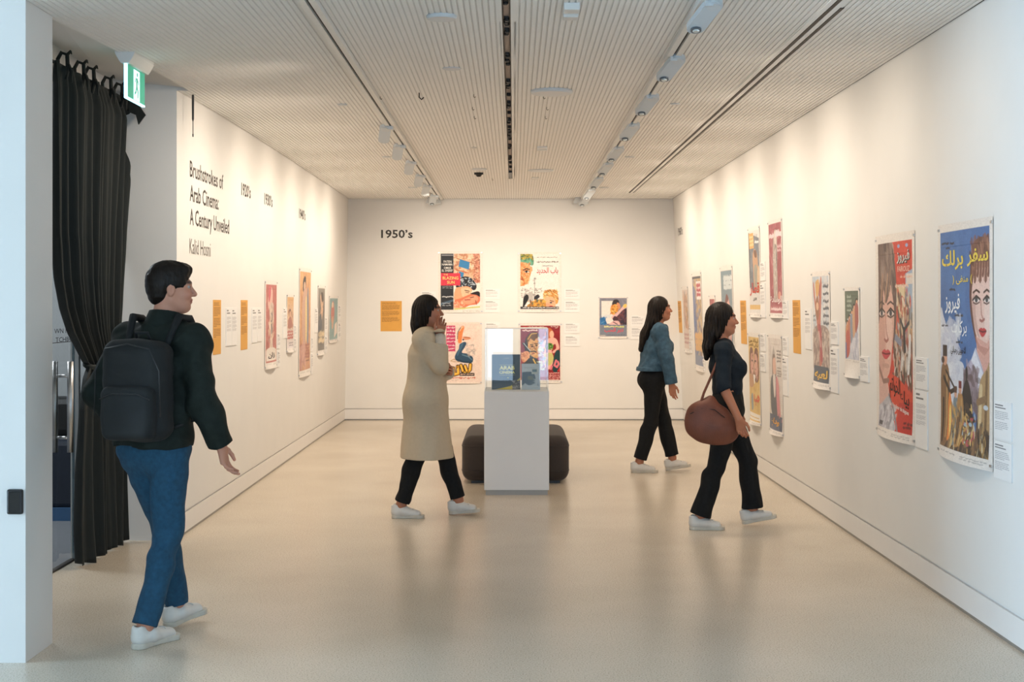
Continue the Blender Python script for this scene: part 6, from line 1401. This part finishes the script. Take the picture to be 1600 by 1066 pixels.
def hair_long(root, H, R, s, tail, m, crop, amp=.004, seed=2):
    """cap of hair with a long mass down the back; tail: list of (point, radius, lateral scale)"""
    lo = np.minimum(H - .19, np.min([np.array(t[0]) for t in tail], 0) - .15); hi = H + .17; f = Field(lo, hi, .005)
    g = lambda x, y, z: H + R @ (np.array([x, y, z]) * s)
    f.ell(g(-.022, 0, .034), np.array([.104, .086, .097]) * s, .02, R); f.ell(g(-.045, 0, -.03), np.array([.085, .090, .11]) * s, .03, R)
    pts = [(g(-.06, 0, -.02), .075, 1.1)] + tail
    for (a, ra, sa), (b, rb, sb) in zip(pts[:-1], pts[1:]): f.cone(a, b, ra, rb, .04, (.75, sb, 1))
    f.ell(g(.128, 0, -.022), np.array(crop) * s, .02, R, sub=True)
    for y in (.1, -.1): f.ell(g(.085, y * .8, -.05), np.array([.06, .05, .09]) * s, .015, R, sub=True)
    q = [(f.ax[i] - H[i]) for i in range(3)]; x, y, z = q[0][:, None, None], q[1][None, :, None], q[2][None, None, :]
    a = np.arctan2(y, x + .02); f.D = f.D + (amp * (np.sin(26 * a + 9 * z) + .6 * np.sin(47 * a - 14 * z + 1)) * np.clip(1.2 - (z + .0) / .09, 0, 1)).astype(np.float32)
    return sdf_obj([f], 'hair', m, root)

# ---- woman in the tan coat
Yc = 10.84; gx = lambda px, ref: (px - ref) * Yc / F
J = dict(pelvis=(0, 0, .90), waist=(.0, 0, 1.06), chest=(.0, 0, 1.22), neck=(.0, 0, 1.385), head=(.015, -.005, 1.548),
         shR=(-.01, -.165, 1.335), elR=(.115, -.215, 1.135), wrR=(.105, -.125, 1.355), fdR=(.12, .45, 1.0), thR=(-1, -.1, .2), curlR=(.55, 0, 0),
         shL=(-.01, .165, 1.335), elL=(.03, .20, 1.08), wrL=(.16, .02, 1.09), fdL=(.35, -1, .1), thL=(.1, 0, 1), curlL=(.5, 0, 0),
         hipR=(0, -.085, .87), knR=(-.065, -.085, .475), anR=(-.185, -.085, .105), hlR=(-.255, -.085, 0), toR=(-.014, -.085, 0),
         hipL=(0, .085, .87), knL=(.13, .085, .485), anL=(.235, .085, .115), hlL=(.165, .085, .01), toL=(.40, .085, .03))
rt, J, R, H = build_person('woman with dark hair in a long tan coat walking right, hand at her face', (gx(667, CX), Yc, 0), 0, J, (.0, .03), SK['tan'])
trousers(rt, J, M['blackcloth'], False, -.015, .062, .056, 1.0, seed=3)
lo, hi = region(J, ['neck', 'shR', 'shL', 'elR', 'elL', 'wrR', 'wrL'], .2); lo[2] = .40; lo[0] = min(lo[0], -.34); hi[0] = max(hi[0], .34)
f = Field(lo, hi, .0068); body_torso(f, J, False, .028, .06, True); f.cone((-.01, 0, 1.17), (0, 0, .40), .108, .208, .08, (1, 1.22, 1)); f.ell((-.02, 0, .88), (.135, .20, .16), .06)
for sd in 'RL':
    f2 = Field(lo, hi, .0068); sleeve(f2, J, sd, .020, .055, .046, .038); fo = nv(J['wr' + sd] - J['el' + sd]); f2.cut_near(J['wr' + sd] - fo * (.075 if sd == 'R' else .0), fo, .1); f.join(f2, .03)
f.folds(.0045, 26, 11, (1, 1, .35)); f.cut((0, 0, .445), (0, 0, -1)); 
co = sdf_obj([f], 'coat', M['coat'], rt)
f = Field(J['wrR'] - .16, J['wrR'] + .16, .006); f.cone(J['elR'] * .35 + J['wrR'] * .65, J['wrR'], .047, .043, .01).folds(.002, 60, 4); f.cut_near(J['wrR'] + nv(J['wrR'] - J['elR']) * .015, J['wrR'] - J['elR'], .12)
sdf_obj([f], 'sweater_cuff', M['cream'], rt)
f = Field((-.15, -.16, 1.28), (.15, .16, 1.47), .006); f.cone((-.02, 0, 1.345), (.0, 0, 1.405), .088, .064, .02, (1, 1.25, 1)); f.cone((-.02, 0, 1.34), (.0, 0, 1.46), .058, .054, .02); f.D = np.maximum(f.D, 0 * f.D - .5)
f.cut((0, 0, 1.425), (.3, 0, 1)); sdf_obj([f], 'coat_collar', M['coat'], rt)
mbp = MB().obox((.03, -.196, .86), (1, .12, -.1), (0, 0, 1), (0, 1, 0), .075, .006, .008); mbp.obj('pocket_welt', M['coat'], rt, loc=(0, 0, 0))
hair_long(rt, H, R, .95, [(np.array([-.065, 0, 1.44]), .065, 1.3), (np.array([-.07, 0, 1.355]), .045, 1.5)], M['hair'], (.085, .075, .115))
sneaker(rt, J['hlR'][:2], J['toR'][:2], 0, 0, M['shoe'], M['sole']); sneaker(rt, J['hlL'][:2], J['toL'][:2], .08, .004, M['shoe'], M['sole'])

# ---- woman in the denim jacket
Yc = 13.74
J = dict(pelvis=(-.025, 0, .90), waist=(-.01, 0, 1.06), chest=(.01, 0, 1.22), neck=(.02, 0, 1.39), head=(.045, 0, 1.553),
         shR=(.02, -.165, 1.34), elR=(.085, -.215, 1.08), wrR=(.125, -.205, .85), fdR=(.12, .02, -1), thR=(1, .2, .1), curlR=(.45, 0, 0),
         shL=(.02, .165, 1.34), elL=(-.04, .21, 1.08), wrL=(.02, .20, .84), fdL=(.1, -.02, -1), thL=(1, -.2, .1), curlL=(.45, 0, 0),
         hipR=(-.02, -.085, .87), knR=(-.055, -.085, .475), anR=(-.165, -.085, .11), hlR=(-.245, -.085, 0), toR=(.01, -.085, 0),
         hipL=(-.02, .085, .87), knL=(.085, .085, .475), anL=(.165, .085, .125), hlL=(.105, .085, .0), toL=(.345, .085, .05))
rt, J, R, H = build_person('woman with long dark hair in a denim jacket and black trousers, far right', (gx(1025, CX), Yc, 0), 0, J, (.12, -.03), SK['tan'])
trousers(rt, J, M['blackcloth'], False, -.02, .068, .064, 1.02, seed=5)
lo, hi = region(J, ['neck', 'pelvis', 'shR', 'shL', 'elR', 'elL', 'wrR', 'wrL'], .2); f = Field(lo, hi, .0065); body_torso(f, J, False, .024, .05)
f.cone((-.02, 0, 1.1), (-.02, 0, .93), .125, .132, .04, (1, 1.36, 1)).ell((-.085, 0, .92), (.10, .19, .12), .05)
f.cut((0, 0, .965), (0, 0, -1))
for sd in 'RL': sleeve(f, J, sd, .018, .054, .047, .038)
f.folds(.0035, 40, 6)
for sd in 'RL': fo = nv(J['wr' + sd] - J['el' + sd]); f.cut_near(J['wr' + sd] - fo * .005, fo, .075)
f.cut_near((.05, 0, 1.415), (.2, 0, 1), .09)
sdf_obj([f], 'denim_jacket', M['denimjacket'], rt)
for sd in 'RL':
    fo = nv(J['wr' + sd] - J['el' + sd]); p = J['wr' + sd]; f = Field(p - .12, p + .09, .005); f.cone(p - fo * .05, p + fo * .02, .060, .059, .01); f.cut(p, fo); f.cut(p - fo * .045, -fo); sdf_obj([f], 'cuff', M['denimjacket'], rt)
f = Field((-.15, -.15, 1.3), (.18, .15, 1.48), .006); f.cone((.0, 0, 1.36), (.02, 0, 1.415), .080, .066, .02, (1, 1.25, 1)); f.cut((0, 0, 1.425), (.3, 0, 1)); sdf_obj([f], 'jacket_collar', M['denimjacket'], rt)
f = Field((-.2, -.25, .93), (.2, .25, 1.02), .006); f.cone((-.02, 0, .98), (-.02, 0, .985), .137, .137, .01, (1, 1.36, 1)).ell((-.085, 0, .95), (.105, .195, .12), .05); f.cut((0, 0, .962), (0, 0, -1)); f.cut((0, 0, 1.0), (0, 0, 1)); sdf_obj([f], 'waistband', M['denimjacket'], rt)
hair_long(rt, H, R, .95, [(np.array([-.035, -.01, 1.43]), .072, 1.15), (np.array([-.105, -.02, 1.30]), .058, 1.4), (np.array([-.145, -.02, 1.17]), .030, 1.6)], M['hair'], (.085, .078, .118), seed=4)
sneaker(rt, J['hlR'][:2], J['toR'][:2], 0, 0, M['shoe'], M['sole']); sneaker(rt, J['hlL'][:2], J['toL'][:2], .16, .002, M['shoe'], M['sole'])

# ---- woman in navy with the brown bag
Yc = 10.29
J = dict(pelvis=(.01, 0, .86), waist=(.01, 0, 1.02), chest=(.0, 0, 1.17), neck=(-.03, 0, 1.325), head=(-.02, 0, 1.492),
         shR=(-.04, -.16, 1.275), elR=(-.055, -.255, 1.02), wrR=(.045, -.315, .80), fdR=(.25, .25, -1), thR=(.9, .1, .3), curlR=(.8, 0, 0),
         shL=(-.04, .16, 1.275), elL=(.0, .21, 1.03), wrL=(.10, .20, .82), fdL=(.2, -.05, -1), thL=(1, -.2, .1), curlL=(.45, 0, 0),
         hipR=(.01, -.085, .83), knR=(-.08, -.085, .45), anR=(-.19, -.085, .105), hlR=(-.268, -.085, 0), toR=(-.02, -.085, 0),
         hipL=(.01, .085, .83), knL=(.175, .085, .465), anL=(.205, .085, .135), hlL=(.135, .085, .01), toL=(.385, .085, .06))
loc_bag = (gx(1134, CX), Yc, 0)
rt, J, R, H = build_person('woman with dark hair in a navy top and flared black trousers carrying a brown bag', loc_bag, 0, J, (.05, .02), SK['tan'])
f = trousers(rt, J, M['blackcloth'], False, .005, .058, .078, .98, seed=8)
lo, hi = region(J, ['neck', 'pelvis', 'shR', 'shL', 'elR', 'elL'], .2); f = Field(lo, hi, .0065); body_torso(f, J, False, .010, .05)
for sd in 'RL': f.cone(J['sh' + sd], J['el' + sd], .052, .044, .03, off=.008); f.cone(J['el' + sd], J['el' + sd] * .6 + J['wr' + sd] * .4, .044, .041, .015, off=.008)
f.folds(.002, 45, 9)
for sd in 'RL': fo = nv(J['wr' + sd] - J['el' + sd]); f.cut_near(J['el' + sd] + fo * (.03 if sd == 'R' else .08), fo, .12)
f.cut((0, 0, .955), (0, 0, -1)); f.cut_near((.0, 0, 1.355), (.35, 0, 1), .09); sdf_obj([f], 'navy_top', M['navy'], rt)
hair_long(rt, H, R, .95, [(np.array([-.10, -.01, 1.39]), .068, 1.2), (np.array([-.13, -.02, 1.29]), .045, 1.5), (np.array([-.14, -.02, 1.22]), .022, 1.6)], M['hair'], (.085, .078, .118), seed=6)
sneaker(rt, J['hlR'][:2], J['toR'][:2], 0, 0, M['shoe'], M['sole']); sneaker(rt, J['hlL'][:2], J['toL'][:2], .2, .012, M['shoe'], M['sole'])
# the bag on her forearm, a slouched half-moon
bg = empty('shoulder_bag', (loc_bag[0] - .12, Yc - .245, .60), 'slouched brown leather bag carried on the arm of the woman in navy', 'bag')
f = Field((-.30, -.16, -.04), (.34, .16, .52), .006)
f.ell((-.03, 0, .17), (.185, .062, .15), .03, rot(0, .38)).ell((.075, 0, .115), (.10, .05, .10), .04).cone((-.10, 0, .24), (-.02, 0, .33), .052, .03, .05, (1, .8, 1)).folds(.0035, 30, 21)
sdf_obj([f], 'body', M['bag'], bg)
hb = MB().tube([(-.10, -.02, .29), (-.07, -.01, .38), (0, .04, .52), (.06, .075, .66), (.085, .07, .72)], [.010, .009, .009, .009, .008], 8); hb.obj('handle', M['bag'], bg, True, loc=(0, 0, 0))
zp = MB().tube([(-.17, -.036, .235), (-.09, -.050, .275), (0, -.05, .265), (.07, -.052, .21)], .0028, 6); zp.obj('zip', M['black'], bg, True, loc=(0, 0, 0))

# ---- man with the backpack, seen from behind
hd_ = math.radians(62); Ym = 6.85; xm = (253 - CX) * Ym / F
J = dict(pelvis=(0, .05, .92), waist=(.0, .04, 1.10), chest=(.02, .03, 1.30), neck=(.035, .02, 1.485), head=(.07, .0, 1.675),
         shR=(.02, -.17, 1.425), elR=(.0, -.245, 1.155), wrR=(.10, -.275, .935), fdR=(.28, -.02, -1), thR=(1, .35, .1), curlR=(.45, 0, 0),
         shL=(.02, .22, 1.425), elL=(-.11, .30, 1.18), wrL=(.02, .26, 1.00), fdL=(.8, -.2, -.5), thL=(.3, -.4, .9), curlL=(.5, 0, 0),
         hipR=(0, -.04, .90), knR=(.01, -.03, .50), anR=(-.135, -.02, .11), hlR=(-.215, -.02, 0), toR=(.08, -.02, 0),
         hipL=(0, .14, .90), knL=(.17, .13, .51), anL=(.235, .12, .13), hlL=(.16, .12, .015), toL=(.435, .11, .05))
rt, J, R, H = build_person('man with a backpack, dark jacket and blue jeans walking away past the curtain', (xm, Ym, 0), hd_, J, (-.75, .02), SK['light'], True, 1.0)
trousers(rt, J, M['jeans'], True, .01, .064, .058, 1.05, .012, seed=13, amp=.004)
lo, hi = region(J, ['neck', 'pelvis', 'shR', 'shL', 'elR', 'elL', 'wrR', 'wrL'], .22); f = Field(lo, hi, .0065); body_torso(f, J, True, .028, .05); f.cone((0, .045, 1.12), (0, .05, .90), .130, .132, .04, (1, 1.42, 1)); f.cut((0, 0, .925), (0, 0, -1))
for sd in 'RL': sleeve(f, J, sd, .022, .058, .050, .040)
f.folds(.005, 30, 15); 
for sd in 'RL': fo = nv(J['wr' + sd] - J['el' + sd]); f.cut_near(J['wr' + sd] - fo * .0, fo, .085)
f.cut_near((.04, .02, 1.535), (.15, 0, 1), .1)
sdf_obj([f], 'jacket', M['jacket'], rt)
f = Field((-.14, -.14, 1.42), (.20, .18, 1.62), .006); f.cone((.025, .02, 1.49), (.045, .015, 1.565), .086, .072, .02, (1, 1.08, 1)); f.cut((0, 0, 1.57), (.2, 0, 1)); sdf_obj([f], 'jacket_collar', M['jacket'], rt)
f = Field(H - .16, H + .17, .005); g = lambda x, y, z: H + R @ np.array([x, y, z])
f.ell(g(-.020, 0, .040), (.106, .084, .095), .02, R).ell(g(-.055, 0, -.015), (.062, .070, .075), .03, R).ell(g(.045, 0, .092), (.05, .056, .028), .03, R); f.ell(g(.115, 0, -.035), (.075, .10, .098), .015, R, sub=True)
for y in (.1, -.1): f.ell(g(.01, y, -.055), (.075, .05, .062), .012, R, sub=True)
f.cut(g(-.03, 0, -.085), R @ np.array([.25, 0, -1])); f.folds(.0012, 130, 17); sdf_obj([f], 'hair', M['hair'], rt)
sneaker(rt, J['hlR'][:2], J['toR'][:2], 0, 0, M['shoe'], M['sole']); sneaker(rt, J['hlL'][:2], J['toL'][:2], .12, .012, M['shoe'], M['sole'])
# backpack: its own thing, in the man's axes
c_, s_ = math.cos(hd_), math.sin(hd_); q = (.0, .02); pd = math.radians(76); bp = empty('backpack', (xm + c_ * q[0] - s_ * q[1] - .215 * math.cos(pd), Ym + s_ * q[0] + c_ * q[1] - .215 * math.sin(pd), .965), 'black backpack on the back of the walking man', 'backpack', None, pd)
def rbox(f, c, hx, hy, hz, r, k=.02):
    sl, x, y, z = f.win((-9, -9, -9), (9, 9, 9)); qx, qy, qz = np.abs(x - c[0]) - hx + r, np.abs(y - c[1]) - hy + r, np.abs(z - c[2]) - hz + r
    d = np.sqrt(np.maximum(qx, 0) ** 2 + np.maximum(qy, 0) ** 2 + np.maximum(qz, 0) ** 2) + np.minimum(np.maximum(qx, np.maximum(qy, qz)), 0) - r; f.mix(sl, d, k); return f
f = Field((-.18, -.22, -.03), (.14, .22, .54), .006); rbox(f, (.01, 0, .235), .082, .165, .235, .07).folds(.003, 28, 19); sdf_obj([f], 'main_compartment', M['pack'], bp)
f = Field((-.19, -.2, -.03), (.10, .2, .4), .006); rbox(f, (-.065, 0, .135), .045, .135, .125, .04).folds(.002, 35, 20); sdf_obj([f], 'front_pocket', M['pack'], bp)
zp = MB().tube([(-.112, -.125, .20), (-.114, -.06, .225), (-.114, .06, .225), (-.112, .125, .20)], .003, 6); zp.obj('zip', M['black'], bp, True, loc=(0, 0, 0))
zt_ = MB().tube([(-.085, -.166, .12), (-.085, -.160, .33), (-.085, -.11, .43), (-.085, 0, .452), (-.085, .11, .43), (-.085, .160, .33), (-.085, .166, .12)], .003, 6); zt_.obj('zip', M['black'], bp, True, loc=(0, 0, 0))
MB().tube([(.07, -.035, .455), (.05, -.03, .50), (.05, .03, .50), (.07, .035, .455)], .008, 8).obj('grab_handle', M['pack'], bp, True, loc=(0, 0, 0))
for y in (-.13, .12):
    st = MB(); pts = [(.085, y * .8, .43), (.18, y * .95, .575), (.27, y * 1.0, .565), (.39, y * 1.05, .42), (.40, y * 1.15, .25), (.32, y * 1.5, .10), (.08, y * 1.15, .06)]
    st.tube(pts, [.014, .02, .022, .022, .018, .010, .008], 8); st.obj('shoulder_strap', M['pack'], bp, True, loc=(0, 0, 0))
